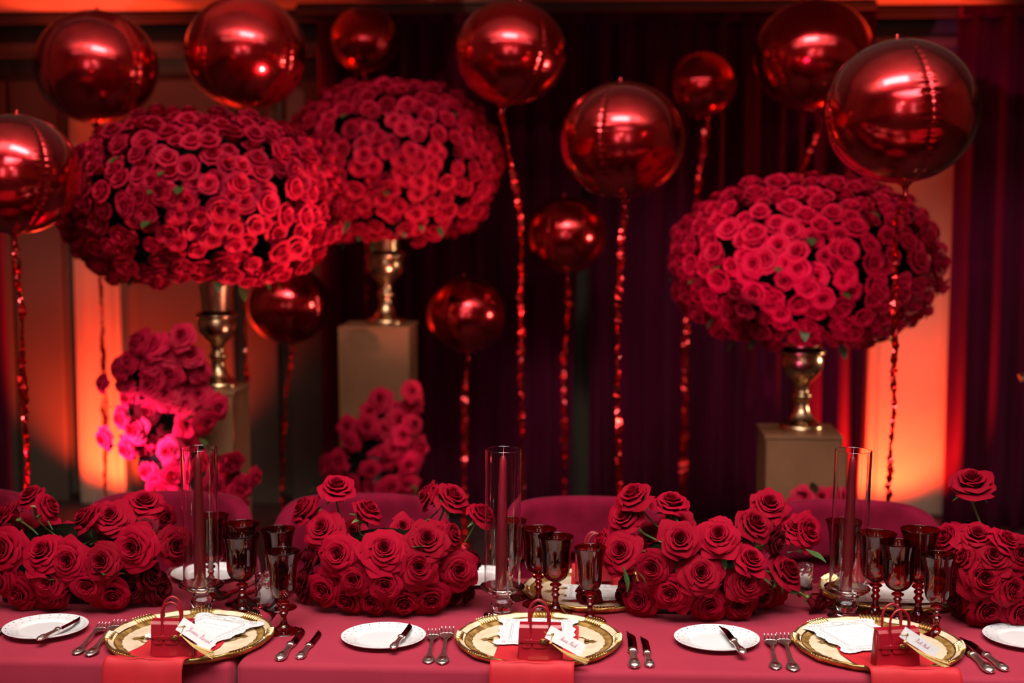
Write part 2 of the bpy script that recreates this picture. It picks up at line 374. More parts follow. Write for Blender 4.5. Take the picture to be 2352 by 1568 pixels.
def bouquet(name, loc, label, roses, ctr, ax, ay, b, Y0, seed, group=None, base=None, cat='flower arrangement'):
    """roses: (px, py, rpx, kind, (dx,dz) override, stem?)"""
    rnd = random.Random(seed)
    root = thing(name, loc, label, cat, group); L0 = V(loc)
    c3 = at_y(ctr[0], ctr[1], Y0)
    for q in roses:
        px, py, rp = q[:3]; kind = q[3] if len(q) > 3 else 'f'; ov = q[4] if len(q) > 4 else None; stem = q[5] if len(q) > 5 else None
        u = (px - ctr[0]) / ax; w = -(py - ctr[1]) / ay; d2 = u * u + w * w
        s = sqrt(max(0.0, 1 - d2))
        Y = Y0 - b * s
        if kind == 'b': Y = Y0 + .05
        if kind == 'd': Y = Y0 - b * s * .6
        p = at_y(px, py, Y)
        n = V((u * .75, -(.55 + .75 * s), w * .75 + .12))
        if ov: n = V((ov[0], -ov[2] if len(ov) > 2 else -.35, ov[1]))
        n.x += rnd.uniform(-.16, .16); n.z += rnd.uniform(-.12, .12); n.normalize()
        r = msize(rp, p) * 1.04
        if p.z - r * .85 < .755 and Y0 < 3.5: p.z = .755 + r * .85
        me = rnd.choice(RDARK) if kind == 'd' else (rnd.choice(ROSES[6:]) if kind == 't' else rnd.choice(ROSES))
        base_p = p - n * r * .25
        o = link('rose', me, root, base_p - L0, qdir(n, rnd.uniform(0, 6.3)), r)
        if kind == 'd': o['label'] = 'crimson rose with shade put into its darker petal colour'
        if ov or kind in 'tb' or s < .35:
            link('calyx', SEPAL, o)
            tip = V((0, 0, -.7)); end = V((0, 0, -2.0))
            if stem:
                e = at_y(stem[0], stem[1], Y + .02)
            else:
                e = base_p.lerp(c3, .55)
            q_ = qdir(n, 0)
            loc_e = o.rotation_quaternion.inverted() @ ((e - base_p) / r)
            mid = V((0, 0, -1.3)) if not stem else tip.lerp(loc_e, .5) + V((.05, 0, -.1))
            if loc_e.length > .9:
                put('stem', MB().tube(interp([tuple(tip * .9), tuple(mid.lerp(loc_e, .3)), tuple(loc_e)], 4), .055, 6), M['stem'], o)
    return root
def add_leaves(root, L0, spots, seed=0, size=.05):
    rnd = random.Random(seed)
    for px, py, Y, dx, dz in spots:
        p = at_y(px, py, Y)
        d = V((dx, -.5, dz)).normalized()
        link('leaf', LEAF, root, p - V(L0), (d.to_track_quat('Y', 'Z') @ Quaternion((0, 1, 0), rnd.uniform(-.8, .8))), size * rnd.uniform(.8, 1.2))

# ------------------------------------------------------------------ gold pedestals, urns, domes of roses
URN = [(0, 0), (.36, 0), (.37, .02), (.36, .05), (.30, .07), (.22, .10), (.15, .16), (.12, .22), (.13, .25), (.16, .27), (.16, .30), (.12, .32), (.115, .36),
       (.15, .40), (.25, .45), (.33, .51), (.35, .57), (.34, .61), (.33, .625), (.38, .64), (.385, .66), (.33, .68), (.27, .70), (.28, .80), (.31, .90), (.325, 1.0), (.30, 1.0), (.26, .8), (0, .78)]
def make_pedestal(loc, w, h, label):
    r = thing('gold_pedestal', loc, label, 'pedestal', None)
    o = put('body', MB().box((0, 0, h / 2), (w, w, h)), M['gold_ped'], r, smooth=False, bevel=(.003, 2))
    put('top_edge', MB().box((0, 0, h - .004), (w + .008, w + .008, .012)), M['gold_ped'], r, smooth=False, bevel=(.002, 2))
    for sx, sy in ((1, -1), (-1, -1)):
        put('edge_highlight', MB().box((sx * (w / 2), sy * (w / 2), h / 2), (.006, .006, h)), M['gold_bright'], r, smooth=False)  # bright strips stand in for the highlight along the front edges
    return r
URN = [(x * .49, z) for x, z in URN]
def make_urn(loc, H, label):
    r = thing('gold_urn', loc, label, 'urn')
    P = interp(URN, 3)
    cut1, cut2 = .07, .62
    sec = lambda a, b: [(max(0.0, x) * H, z * H) for x, z in P if a - 1e-6 <= z <= b + 1e-6]
    foot = [(x * H, z * H) for x, z in URN[:5]]
    put('foot', MB().lathe(foot + [(0, .07 * H)], 40), M['gold_urn'], r, auto=50)
    put('stem', MB().lathe([(x * H, z * H) for x, z in interp(URN[4:13], 4)], 40), M['gold_urn'], r)
    put('bowl', MB().lathe([(x * H, z * H) for x, z in interp(URN[12:19], 4)], 40), M['gold_urn'], r)
    put('ring', MB().lathe([(x * H, z * H) for x, z in interp(URN[18:23], 3)], 40), M['gold_urn'], r)
    put('neck', MB().lathe([(max(0, x) * H, z * H) for x, z in URN[22:]], 40), M['gold_urn'], r, auto=50)
    return r
def dome(loc, rx, rz, label, seed, rose_px_r, n_total, boost=1.0):
    """ellipsoid head of roses; loc = its centre"""
    rnd = random.Random(seed); C = V(loc); r = thing('rose_dome', loc, label, 'flower arrangement')
    put('core', MB().ball((0, 0, 0), (rx * .80, rx * .80, rz * .80), 32, 20), M['foliage'], r)
    view = (CP - C).normalized()
    pts = []
    for i in range(n_total):
        t = (i + .5) / n_total; z = 1 - 1.86 * t          # stops short of the very bottom
        # compensate area of squashed ellipsoid
        a = i * 2.399963 + rnd.uniform(-.05, .05); s_ = sqrt(max(0, 1 - z * z))
        n0 = V((s_ * cos(a), s_ * sin(a), z + rnd.uniform(-.03, .03)))
        # jitter
        n0 = (n0 + V((rnd.uniform(-.05, .05), rnd.uniform(-.05, .05), rnd.uniform(-.05, .05)))).normalized()
        bulge = 1.0 if n0.z > -.3 else 1.0
        k_ = (abs(n0.x) ** 2.5 + abs(n0.y) ** 2.5 + abs(n0.z) ** 2.5) ** (-1 / 2.5); k_ = 1 + (k_ - 1) * .5
        p = V((n0.x * rx, n0.y * rx, n0.z * rz)) * k_ * (.94 + rnd.uniform(-.055, .055))
        nn = V((n0.x / rx, n0.y / rx, n0.z / rz)).normalized()
        pts.append((nn.dot(view), p, (nn + V((rnd.uniform(-.22, .22), rnd.uniform(-.22, .22), rnd.uniform(-.22, .22)))).normalized()))
    pts.sort(key=lambda q: -q[0])
    stuff = MB(); arrs = []
    for i, (dv, p, nn) in enumerate(pts):
        sc = rose_px_r * rnd.uniform(.82, 1.15)
        if i < 298 and dv > -.25:
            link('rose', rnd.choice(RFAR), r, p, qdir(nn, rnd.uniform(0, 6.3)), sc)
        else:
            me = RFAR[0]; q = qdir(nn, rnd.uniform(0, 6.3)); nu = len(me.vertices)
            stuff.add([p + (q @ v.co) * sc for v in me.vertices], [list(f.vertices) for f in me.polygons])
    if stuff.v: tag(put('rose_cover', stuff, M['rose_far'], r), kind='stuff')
    # sprigs of leaves peeping out, mostly near the lower rim
    for k in range(26):
        a = rnd.uniform(0, 2 * pi); zz = rnd.choice((rnd.uniform(-.9, -.6), rnd.uniform(-.4, .7)))
        s_ = sqrt(1 - zz * zz); p = V((s_ * cos(a) * rx, s_ * sin(a) * rx, zz * rz)) * (1.0 if zz < -.5 else .96)
        if (p.normalized()).dot(view) < -.1: continue
        d = (V((p.x, p.y, -.5 * rz)).normalized() + V((0, 0, -.4 if zz < -.5 else .2))).normalized()
        link('leaf', LEAF, r, p, d.to_track_quat('Y', 'Z'), .06 * rnd.uniform(.6, 1))
    return r
def setpiece(px, ytop_ped, wpx, Y, urn_px, dome_c, drx, drz, names, seed, rr_px, n):
    p = at_y(px, ytop_ped, Y); w = msize(wpx, p)
    make_pedestal((p.x, Y + w / 2, 0), w, p.z, names[0])
    H = msize(urn_px, p)
    make_urn((p.x + msize(names[3], p), Y + w / 2, p.z), H, names[1])
    c = at_y(dome_c[0], dome_c[1], Y + w / 2)
    return dome(tuple(c), msize(drx, c), msize(drz, c), names[2], seed, msize(rr_px, c), n)
setpiece(462, 900, 150, 4.52, 262, (466, 464), 318, 210, ('tall gold pedestal half hidden behind the draping roses on the left', 'gold urn on the left pedestal, beside the pink-lit roses', 'huge left dome of red roses on the gold urn, its right side lit coral', 20), 11, 28, 500)
setpiece(858, 752, 160, 5.75, 250, (903, 380), 246, 196, ('bare-fronted tall gold pedestal left of the centre balloons', 'gold urn on the middle pedestal, below the farthest rose dome', 'middle dome of red roses, farthest back, its lower front lit coral', 17), 12, 22.5, 500)
setpiece(1846, 1002, 173, 4.75, 285, (1850, 605), 306, 198, ('low gold pedestal behind the right velvet chair', 'gold urn on the low right pedestal', 'right dome of red roses below the largest balloon, lit magenta on its left', 5), 13, 28.5, 460)

# draping clusters at the pedestals
def cluster(Y, spots, label, seed, ctr, core):
    rnd = random.Random(seed); base = at_y(ctr[0], ctr[1], Y); L0 = V((base.x, Y, 0))
    root = thing('rose_cluster', L0, label, 'flower arrangement')
    rows = []
    mb = MB()
    for (px, py, rp) in core:
        p = at_y(px, py, Y + .06); r_ = msize(rp, p)
        mb.ball(p - L0, (r_, .05, r_ * 1.1), 14, 10)
    put('foliage_core', mb, M['foliage'], root)
    put('stand', MB().lathe([(0, 0), (.14, 0), (.14, .02), (.03, .03), (.03, .6), (0, .6)], 16), M['blackbox'], root)
    for (px, py, rp) in spots:
        p = at_y(px, py, Y + rnd.uniform(-.03, .06)); r_ = msize(rp, p)
        n = V(((px - ctr[0]) / 130, -1.0, -(py - ctr[1]) / 260)) + V((rnd.uniform(-.5, .5), 0, rnd.uniform(-.4, .4)))
        o = link('rose', rnd.choice(RCL), root, p - L0, qdir(n, rnd.uniform(0, 6)), r_)
    for k in range(14):
        px, py, rp = rnd.choice(core); a = rnd.uniform(0, 6.3)
        p = at_y(px + rp * 1.1 * cos(a), py + rp * 1.1 * sin(a), Y + .02)
        link('leaf', LEAF, root, p - L0, V((cos(a), -.4, -sin(a))).to_track_quat('Y', 'Z'), rnd.uniform(.03, .06))
    return root
cl1 = [(318, 785, 32), (355, 795, 36), (420, 775, 34), (300, 830, 28), (345, 835, 30), (385, 815, 26), (440, 820, 30), (460, 850, 28), (275, 845, 30), (240, 880, 25),
       (300, 870, 34), (350, 880, 34), (395, 860, 32), (430, 880, 30), (455, 905, 28), (498, 935, 30), (470, 970, 30), (300, 915, 30), (380, 905, 36), (340, 945, 32),
       (420, 930, 32), (280, 960, 28), (315, 985, 34), (380, 985, 36), (430, 975, 30), (245, 1005, 30), (292, 1030, 28), (335, 1025, 34), (390, 1035, 32), (430, 1020, 30),
       (345, 1080, 34), (400, 1085, 32), (370, 1115, 34), (440, 1075, 30), (420, 1130, 32), (530, 1060, 32), (520, 1100, 34), (550, 1120, 32), (583, 1098, 24), (545, 1160, 30), (490, 1120, 32), (470, 1060, 30), (395, 1150, 32)]
cluster(4.36, cl1, 'draping cluster of roses beside the left pedestal, lit hot pink at its lower left', 31, (380, 960), [(360, 860, 75), (370, 960, 90), (400, 1070, 85), (500, 1110, 60), (420, 1180, 80)])
cl2 = [(945, 897, 24), (875, 918, 28), (905, 945, 26), (850, 945, 24), (945, 935, 24), (800, 980, 26), (845, 980, 26), (885, 985, 26), (917, 965, 30), (950, 975, 22), (925, 1000, 26),
       (840, 1025, 34), (805, 1015, 24), (885, 1055, 32), (960, 1028, 28), (905, 1030, 24), (780, 1060, 28), (755, 1075, 30), (850, 1080, 24), (940, 1065, 28), (815, 1085, 26), (895, 1115, 28), (810, 1115, 28), (855, 1120, 26), (770, 1105, 30), (935, 1110, 28)]
cluster(5.45, cl2, 'red roses piled against the foot of the middle gold pedestal', 32, (860, 1020), [(870, 990, 55), (860, 1060, 80), (840, 1130, 95)])
cl3 = [(1848, 1140, 25), (1885, 1142, 24), (1920, 1140, 22), (1865, 1165, 28), (1905, 1170, 28), (1830, 1175, 28), (1940, 1175, 26)]
cluster(4.5, cl3, 'few red roses peeping over the right velvet chair before the low pedestal', 33, (1880, 1190), [(1880, 1190, 50)])

# ------------------------------------------------------------------ balloons
def balloon_mesh(nseam, seed, skew):
    rnd = random.Random(seed); lons = []
    for k in range(nseam):
        c = 2 * pi * k / nseam; h = pi / nseam
        for t in (-1, -.8, -.6, -.42, -.28, -.18, -.11, -.06, -.03, 0, .03, .06, .11, .18, .28, .42, .6, .8):
            lons.append((c + t * h, abs(t) * h))
    NV = 150; rows = []
    ph = [rnd.uniform(0, 6.3) for _ in range(nseam)]
    wr = [[rnd.uniform(.2, 1) for _ in range(64)] for _ in range(nseam)]
    for j in range(NV + 1):
        th = pi * j / NV; row = []
        for q, (a, d) in enumerate(lons):
            k = int(q // 18)
            g = math.exp(-(d / .035) ** 2); g2 = math.exp(-(d / .10) ** 2)
            rip = sin(th * 58 + ph[k]) * wr[k][int(th * 20) % 64]
            r = 1 - .016 * g + .0075 * g2 * rip * sin(th)
            row.append((r * sin(th) * cos(a), r * sin(th) * sin(a), r * cos(th) * .935))
        rows.append(row)
    return MB().grid(rows, len(lons), NV + 1, close_u=True).mesh('envelope', [M['balloon']])
BM = [balloon_mesh(4, 1, 0), balloon_mesh(4, 2, 0)]
NECK = MB().lathe(interp([(.16, .06), (.10, -.0), (.055, -.04), (.035, -.09), (.04, -.15), (.05, -.17), (.0, -.17)], 3), 14).mesh('neck', [M['balloon']])
NUB = MB().lathe([(.06, -.02), (.03, .01), (.022, .03), (.03, .05), (.0, .055)], 10).mesh('nub', [M['balloon']])
def streamer(pts, seed, wid=.012):
    rnd = random.Random(seed); mb = MB()
    top, bot = V(pts[0]), V(pts[-1]); Lt = (bot - top).length
    for s_ in range(3):
        a = rnd.uniform(0, 6.3); n = int(Lt / .011); rows = []; off = V((0, 0, 0)); w = wid * (1.0, .7, .45)[s_]
        for i in range(n + 1):
            t = i / n; seg = t * (len(pts) - 1); k = min(int(seg), len(pts) - 2); p = V(pts[k]).lerp(V(pts[k + 1]), seg - k)
            a += rnd.uniform(-.55, .55); off += V((rnd.uniform(-1, 1), rnd.uniform(-1, 1), 0)) * .0025; off *= .93
            tilt = rnd.uniform(-.5, .5)
            d = V((cos(a), sin(a), tilt)) * w * rnd.uniform(.4, 1.0)
            rows.append([p + off - d, p + off + d])
        mb.grid(rows, 2, n + 1)
    return mb
def balloon(px, py, rp, dia, rz, label, neck_dx, rib, seed, wid=.012):
    # distance from apparent size
    D = dia * FPX / (2 * rp); d = ray(px, py); c = CP + d * D
    r = thing('foil_balloon', c, label, 'balloon'); R_ = dia / 2
    tiltx = neck_dx / rp
    q = Euler((0, -math.asin(max(-.5, min(.5, tiltx))) * -1, 0)).to_quaternion() @ Quaternion((0, 0, 1), R(rz))
    e = link('envelope', BM[seed % 2], r, (0, 0, 0), q, R_)
    down = q @ V((0, 0, -1))
    nb = down * R_ * .935
    link('neck', NECK, r, nb, q, R_)
    link('top_nub', NUB, r, -nb, q, R_)
    st = nb + down * R_ * .14
    pts = [st]
    for (x, y) in rib:
        p = at_y(x, y, c.y); pts.append(p - c)
    last = V(pts[-1]) + c
    # down to floor
    pts.append(V((last.x, last.y, .03)) - c)
    put('streamer', streamer(pts, seed, wid), M['tinsel'], r, smooth=False)
    w = V(pts[-1])
    put('balloon_weight', MB().lathe([(0, -.03), (.035, -.03), (.035, .01), (.008, .02), (0, .02)], 12, tuple(w)), M['tinsel'], r)
    return r
balloon(222, 155, 139, .46, 60, 'red foil balloon above the left rose dome, second from the left edge', 5, [(235, 700), (242, 1120)], 1)
balloon(565, 122, 139, .47, 60, 'red foil balloon between the left and middle rose domes, cropped by the top edge', 8, [(562, 700), (566, 1150)], 2)
balloon(36, 400, 147, .365, 48, 'red foil balloon cut off by the left edge of the picture', 8, [(48, 700), (62, 1100)], 3, .014)
balloon(838, 92, 80, .325, 38, 'dark red foil balloon just above the middle rose dome, in shadow', 0, [(840, 400), (842, 1100)], 4)
balloon(1174, 122, 128, .43, 36, 'large red foil balloon at the top centre, right of the middle rose dome', 22, [(1197, 500), (1196, 800), (1205, 1150)], 5, .015)
balloon(1430, 322, 143, .43, 70, 'large red foil balloon hanging in front of the centre curtain', -6, [(1423, 600), (1420, 900), (1424, 1140)], 6, .015)
balloon(1300, 540, 95, .37, 68, 'smaller red foil balloon tucked below the large centre balloon', -4, [(1294, 850), (1298, 1140)], 7, .017)
balloon(1071, 722, 95, .37, 62, 'lowest red foil balloon, right of the middle gold pedestal', -5, [(1068, 900), (1066, 1130)], 8, .018)
balloon(1612, 196, 82, .325, 40, 'small dark red balloon between the large centre balloon and the top right one', -14, [(1590, 520), (1574, 800), (1570, 1150)], 9, .022)
balloon(1868, 128, 137, .49, 44, 'dark red foil balloon at the top, partly behind the largest one', -28, [(1842, 395), (1846, 500), (1850, 1150)], 10, .013)
balloon(2070, 256, 176, .43, 100, 'largest red foil balloon, top right, with a pink glint', -14, [(2058, 500), (2055, 800), (2046, 1000), (2040, 1150)], 11, .013)
balloon(662, 700, 96, .37, 55, 'red foil balloon half hidden below the left rose dome', -8, [(654, 900), (650, 1160)], 12, .015)

# ------------------------------------------------------------------ velvet tub chairs
def make_chair(label):
    r = thing('tub_chair', (0, 0, 0), label, 'chair', 'velvet chairs along the far side of the table')
    def shell(Rx, Ry, z0, z1, th, span, droop, n=40, m=9):
        mb = MB(); out = []
        for i in range(n + 1):
            u = -1 + 2 * i / n; a = u * span
            zt = z1 - droop * abs(u) ** 5
            x = Rx * sin(a); y = Ry * cos(a)
            sec = []
            for k in range(16):
                t = 2 * pi * k / 16; cxx = cos(t); sz = sin(t)
                e = .45
                ox = math.copysign(abs(cxx) ** e, cxx) * th / 2; oz = math.copysign(abs(sz) ** e, sz) * (zt - z0) / 2
                sec.append((x + ox * sin(a), y + ox * cos(a), (zt + z0) / 2 + oz))
            out.append(sec)
        k0 = len(mb.v); mb.grid(out, 16, n + 1, close_u=True)
        mb.f += [list(range(16)), [n * 16 + i for i in range(16)][::-1]]; mb.m += [0, 0]
        return mb
    put('backrest', shell(.215, .13, .655, .812, .05, 1.50, .07), M['velvet'], r)
    put('tub_shell', shell(.232, .17, .33, .665, .05, 1.9, .02), M['velvet'], r)
    put('seat', MB().ball((0, -.04, .43), (.215, .20, .06), 28, 12), M['velvet'], r)
    for sx, sy in ((1, 1), (-1, 1), (1, -1), (-1, -1)):
        put('leg', MB().tube([(sx * .18, -.04 + sy * .14, .40), (sx * .20, -.04 + sy * .16, 0)], [.018, .011], 10), M['darkwood'], r)
    return r
CHY = 3.66
ch0 = make_chair('velvet tub chair behind the leftmost candle cylinder, below the pink-lit roses')
p = at_y(374, 1150, CHY); ch0.location = (p.x, CHY, 0)
for px, lb in ((-130, 'velvet tub chair cut off by the left edge, behind the leftmost roses'), (828, 'velvet tub chair behind the second table bouquet from the left'),
               (1356, 'velvet tub chair right of the centre candle cylinder, behind the goblets'), (1958, 'velvet tub chair behind the right candle cylinder, before the orange pilaster')):
    p = at_y(px, 1150, CHY); duplicate(ch0, (p.x, CHY, 0), lb)

# ------------------------------------------------------------------ tablecloths
TZ = .75
EDGE = at_z(1000, 1531, TZ).y
FAR = at_z(1130, 1324, TZ).y
XS = at_z(538, 1520, TZ).x
print('EDGE', EDGE, 'FAR', FAR, 'seam', XS)
def tablecloth(x0, x1, label, dz=0, seed=0):
    bm = bmesh.new(); bmesh.ops.create_cube(bm, size=1)
    for v in bm.verts:
        v.co = V((x0 if v.co.x < 0 else x1, EDGE if v.co.y < 0 else FAR, 0.004 if v.co.z < 0 else TZ + dz))
    bm.faces.ensure_lookup_table()
    bmesh.ops.delete(bm, geom=[f for f in bm.faces if f.normal.z < -.5], context='FACES')
    bmesh.ops.bevel(bm, geom=[e for e in bm.edges if len(e.link_faces) == 2], offset=.014, segments=4, profile=.5, affect='EDGES')
    bmesh.ops.subdivide_edges(bm, edges=[e for e in bm.edges if e.calc_length() > .3 and abs(e.verts[0].co.x - e.verts[1].co.x) > .3], cuts=60, use_grid_fill=True)
    bmesh.ops.subdivide_edges(bm, edges=[e for e in bm.edges if abs(e.verts[0].co.z - e.verts[1].co.z) > .3], cuts=14, use_grid_fill=True)
    for v in bm.verts:
        if v.co.z < TZ - .03:
            dn = (TZ - v.co.z)
            if v.co.y < EDGE + .1: v.co.y -= .03 * dn + .016 * dn * sin(v.co.x * 17 + seed)
            if v.co.y > FAR - .1: v.co.y += .03 * dn
    me = bpy.data.meshes.new('tablecloth'); bm.to_mesh(me); bm.free(); me.materials.append(M['cloth'])
    for pl in me.polygons: pl.use_smooth = True
    return tag(link('tablecloth', me), label, 'tablecloth')
tablecloth(XS + .004, 2.5, 'crimson tablecloth over the long table, right of the cloth seam')
tablecloth(-2.4, XS - .004, 'crimson tablecloth under the leftmost place setting, left of the cloth seam', -.0015, 2)

# ------------------------------------------------------------------ table bouquets
def tbl(px, py): return at_z(px, py, TZ)
def table_bouquet(label, ctr, ax, ay, roses, seed, leaves):
    Y0 = 2.95; c = at_y(ctr[0], 1400, Y0); L0 = V((c.x, Y0, TZ))
    r = bouquet('rose_bouquet', L0, label, roses, ctr, ax, ay, .13, Y0, seed)
    w = msize(ax * .78, c)
    put('tray', MB().box((0, 0.03, .022), (w * 1.5, .12, .04)), M['blackbox'], r, smooth=False, bevel=(.004, 2))
    put('foam_block', MB().box((0, .03, .075), (w * 1.4, .11, .07)), M['foam'], r, smooth=False, bevel=(.01, 2))
    put('foliage_core', MB().ball((0, .03, .09), (w * .9, .06, .07), 20, 12), M['foliage'], r)
    add_leaves(r, L0, leaves, seed)
    return r
A = [(70, 1138, 34, 't', (-.3, .9, .5)), (113, 1163, 33, 't', (.9, .35, .2)), (17, 1178, 34, 't', (-.7, .5, .3)), (100, 1219, 36, 'b'), (40, 1215, 34, 'b'), (5, 1262, 48, 'f', (-.3, .3, 1)), (96, 1266, 46, 'f', (-.25, .7, .8)),
     (196, 1190, 37, 't', (-.6, .7, .5)), (252, 1184, 42, 'f', (.1, .75, .7)), (332, 1153, 48, 'f', (.15, .95, .5)), (375, 1190, 34, 't', (.7, .0, .5)), (154, 1288, 43), (305, 1259, 50, 'f', (.05, .25, 1)), (232, 1290, 43, 'f', (0, .35, 1)),
     (403, 1254, 42, 't', (.65, .12, .7)), (109, 1335, 42), (199, 1345, 40), (43, 1372, 42), (119, 1393, 41), (259, 1388, 41), (302, 1352, 37, 'd'), (345, 1319, 38, 'd', (.9, .1, .4)), (368, 1372, 38, 'd', (.85, 0, .5)), (0, 1335, 38), (160, 1232, 34, 'b'), (260, 1235, 34, 'd'), (335, 1215, 34, 'd'), (330, 1395, 34, 'd')]
table_bouquet('red rose bouquet at the left edge, behind the leftmost dotted side plate', (170, 1300), 265, 150, A, 41, [(150, 1330, 2.84, -.6, .3), (215, 1310, 2.84, .5, .2)])
B = [(773, 1118, 40, 't', (.05, .75, .35), (786, 1215)), (700, 1168, 40, 't', (-.6, .75, .4)), (845, 1172, 38, 't', (.5, .55, .1)), (983, 1136, 34, 't', (-.8, .4, .3)), (1038, 1142, 43, 't', (.45, .8, .45), (1006, 1210)), (1107, 1180, 34, 't', (.55, .65, .3), (1068, 1244)),
     (739, 1213, 43, 'f', (-.2, .7, .8)), (776, 1272, 44, 'f', (-.15, .3, 1)), (811, 1222, 32, 'b'), (882, 1260, 49, 'f', (.0, .65, .8)), (981, 1239, 47, 'f', (.1, .5, .9)), (1036, 1226, 34, 't', (.8, .4, .3)), (925, 1209, 28, 'b'), (713, 1278, 34, 'd', (-.9, .2, .3)),
     (962, 1302, 45), (1054, 1310, 43, 'f', (.45, .1, 1)), (1084, 1290, 36, 'd', (.95, .1, .15)), (812, 1332, 36), (885, 1342, 42), (743, 1355, 41), (698, 1382, 38, 'f', (-.8, 0, .5)), (799, 1395, 37), (859, 1402, 43), (928, 1395, 38), (991, 1378, 41), (1041, 1395, 36, 'd', (.8, 0, .4)),
     (1074, 1362, 30, 'd', (.9, 0, .2)), (840, 1300, 34, 'd'), (920, 1330, 32, 'd'), (700, 1325, 32, 'd', (-.9, .1, .3)), (965, 1415, 28, 'd')]
table_bouquet('red rose bouquet behind the centre-left dotted side plate, with three long green stems', (885, 1300), 205, 150, B, 42, [(945, 1255, 2.85, .5, .3), (660, 1318, 2.9, -.9, 0)])
C = [(1455, 1138, 42, 't', (-.3, .85, .5)), (1541, 1155, 42, 't', (.1, .85, .3)), (1435, 1186, 42, 't', (-.4, .7, .6)), (1561, 1240, 46, 'f', (0, .45, 1)), (1650, 1228, 46, 'f', (.05, .65, .8)), (1495, 1230, 34, 'b'), (1557, 1203, 36, 'b'), (1425, 1266, 46, 'f', (-.2, .6, .8)), (1382, 1240, 26, 't', (-.8, .4, .4)),
     (1498, 1305, 39), (1611, 1315, 47, 'f', (0, .4, 1)), (1632, 1278, 36, 'b'), (1718, 1337, 43, 'f', (.1, .3, 1)), (1723, 1285, 42, 'f', (.4, .6, .6)), (1468, 1385, 39, 'f', (-.4, 0, 1)), (1541, 1362, 44), (1630, 1406, 41, 'f', (.1, -.2, 1)), (1697, 1406, 39, 'f', (.1, -.1, 1)), (1765, 1418, 41, 'f', (.15, -.1, 1)),
     (1733, 1203, 42, 't', (.5, .5, .6)), (1766, 1160, 44, 't', (.1, .75, .6)), (1783, 1242, 36, 'd', (.6, -.2, .5)), (1852, 1220, 45, 't', (.6, .4, .6)), (1822, 1216, 38, 't', (.1, .6, .5)), (1807, 1312, 44, 't', (.6, .6, .5)), (1440, 1345, 34, 'd', (-.8, .1, .4)), (1575, 1285, 30, 'd'), (1660, 1345, 30, 'd'), (1430, 1400, 30, 'd', (-.8, 0, .4)), (1690, 1250, 30, 'd'), (1750, 1370, 32, 'd')]
table_bouquet('red rose bouquet right of centre, black tray showing beneath its blooms', (1610, 1300), 205, 150, C, 43, [(1430, 1300, 2.84, .3, -.6), (1452, 1302, 2.84, .7, -.4), (1840, 1270, 2.9, -.4, .3), (1850, 1262, 2.88, .6, -.1), (1775, 1350, 2.86, -.2, .5), (1570, 1350, 2.86, .3, .6), (1650, 1262, 2.86, .1, -.7), (1560, 1275, 2.86, 0, -.7)])
Dd = [(2232, 1108, 50, 't', (-.05, .65, .35), (2251, 1200)), (2176, 1236, 40, 't', (-.6, .6, .5)), (2245, 1228, 44, 'f', (0, .8, .5)), (2310, 1242, 38, 't', (.4, .7, .4)), (2282, 1275, 42, 'f', (0, .6, .8)), (2345, 1270, 40), (2216, 1282, 34, 't', (-.7, .3, .4)),
      (2263, 1326, 50, 'f', (0, .2, 1)), (2325, 1352, 40, 'f', (.5, .1, .8)), (2268, 1400, 47, 'f', (0, -.25, 1)), (2345, 1405, 42), (2196, 1365, 40, 'd', (-.8, 0, .4)), (2202, 1408, 34, 'd', (-.8, 0, .4)), (2190, 1310, 30, 'd', (-.8, 0, .4)), (2400, 1330, 45), (2410, 1400, 42), (2410, 1260, 42), (2310, 1310, 32, 'd'), (2240, 1260, 30, 'd')]
table_bouquet('red rose bouquet at the right edge, one bloom raised high on its stem', (2310, 1320), 165, 140, Dd, 44, [(2210, 1300, 2.86, -.5, .5)])
# fallen roses
def loose_rose(px, py, Y, rp, n, label, leafdir):
    p = at_y(px, py, Y); r_ = msize(rp, p); p.z = max(p.z, TZ + r_ * .8)
    o = tag(link('fallen_rose', rose_mesh('fallen_rose_bloom', TIGHT, 8, 7, px, [M['rose_dark']]), None, p, qdir(n, 1), r_), label, 'rose')
    link('calyx', SEPAL, o)
    put('stem', MB().tube([(0, 0, -.6), (.05, 0, -1.2), (.1, .05, -1.7)], .06, 6), M['stem'], o)
    link('leaf', LEAF, o, (0, 0, -1.2), Quaternion((1, 0, 0), -1.9), 1.1)
loose_rose(1872, 1385, 2.95, 34, (.8, -.3, -.35), 'dark crimson rose drooping to the cloth left of the right candle holder', 0)
loose_rose(1352, 1372, 2.97, 31, (-.15, -.9, -.35), 'dark crimson rose hanging over the far gold charger rim, behind the centre goblets', 0)

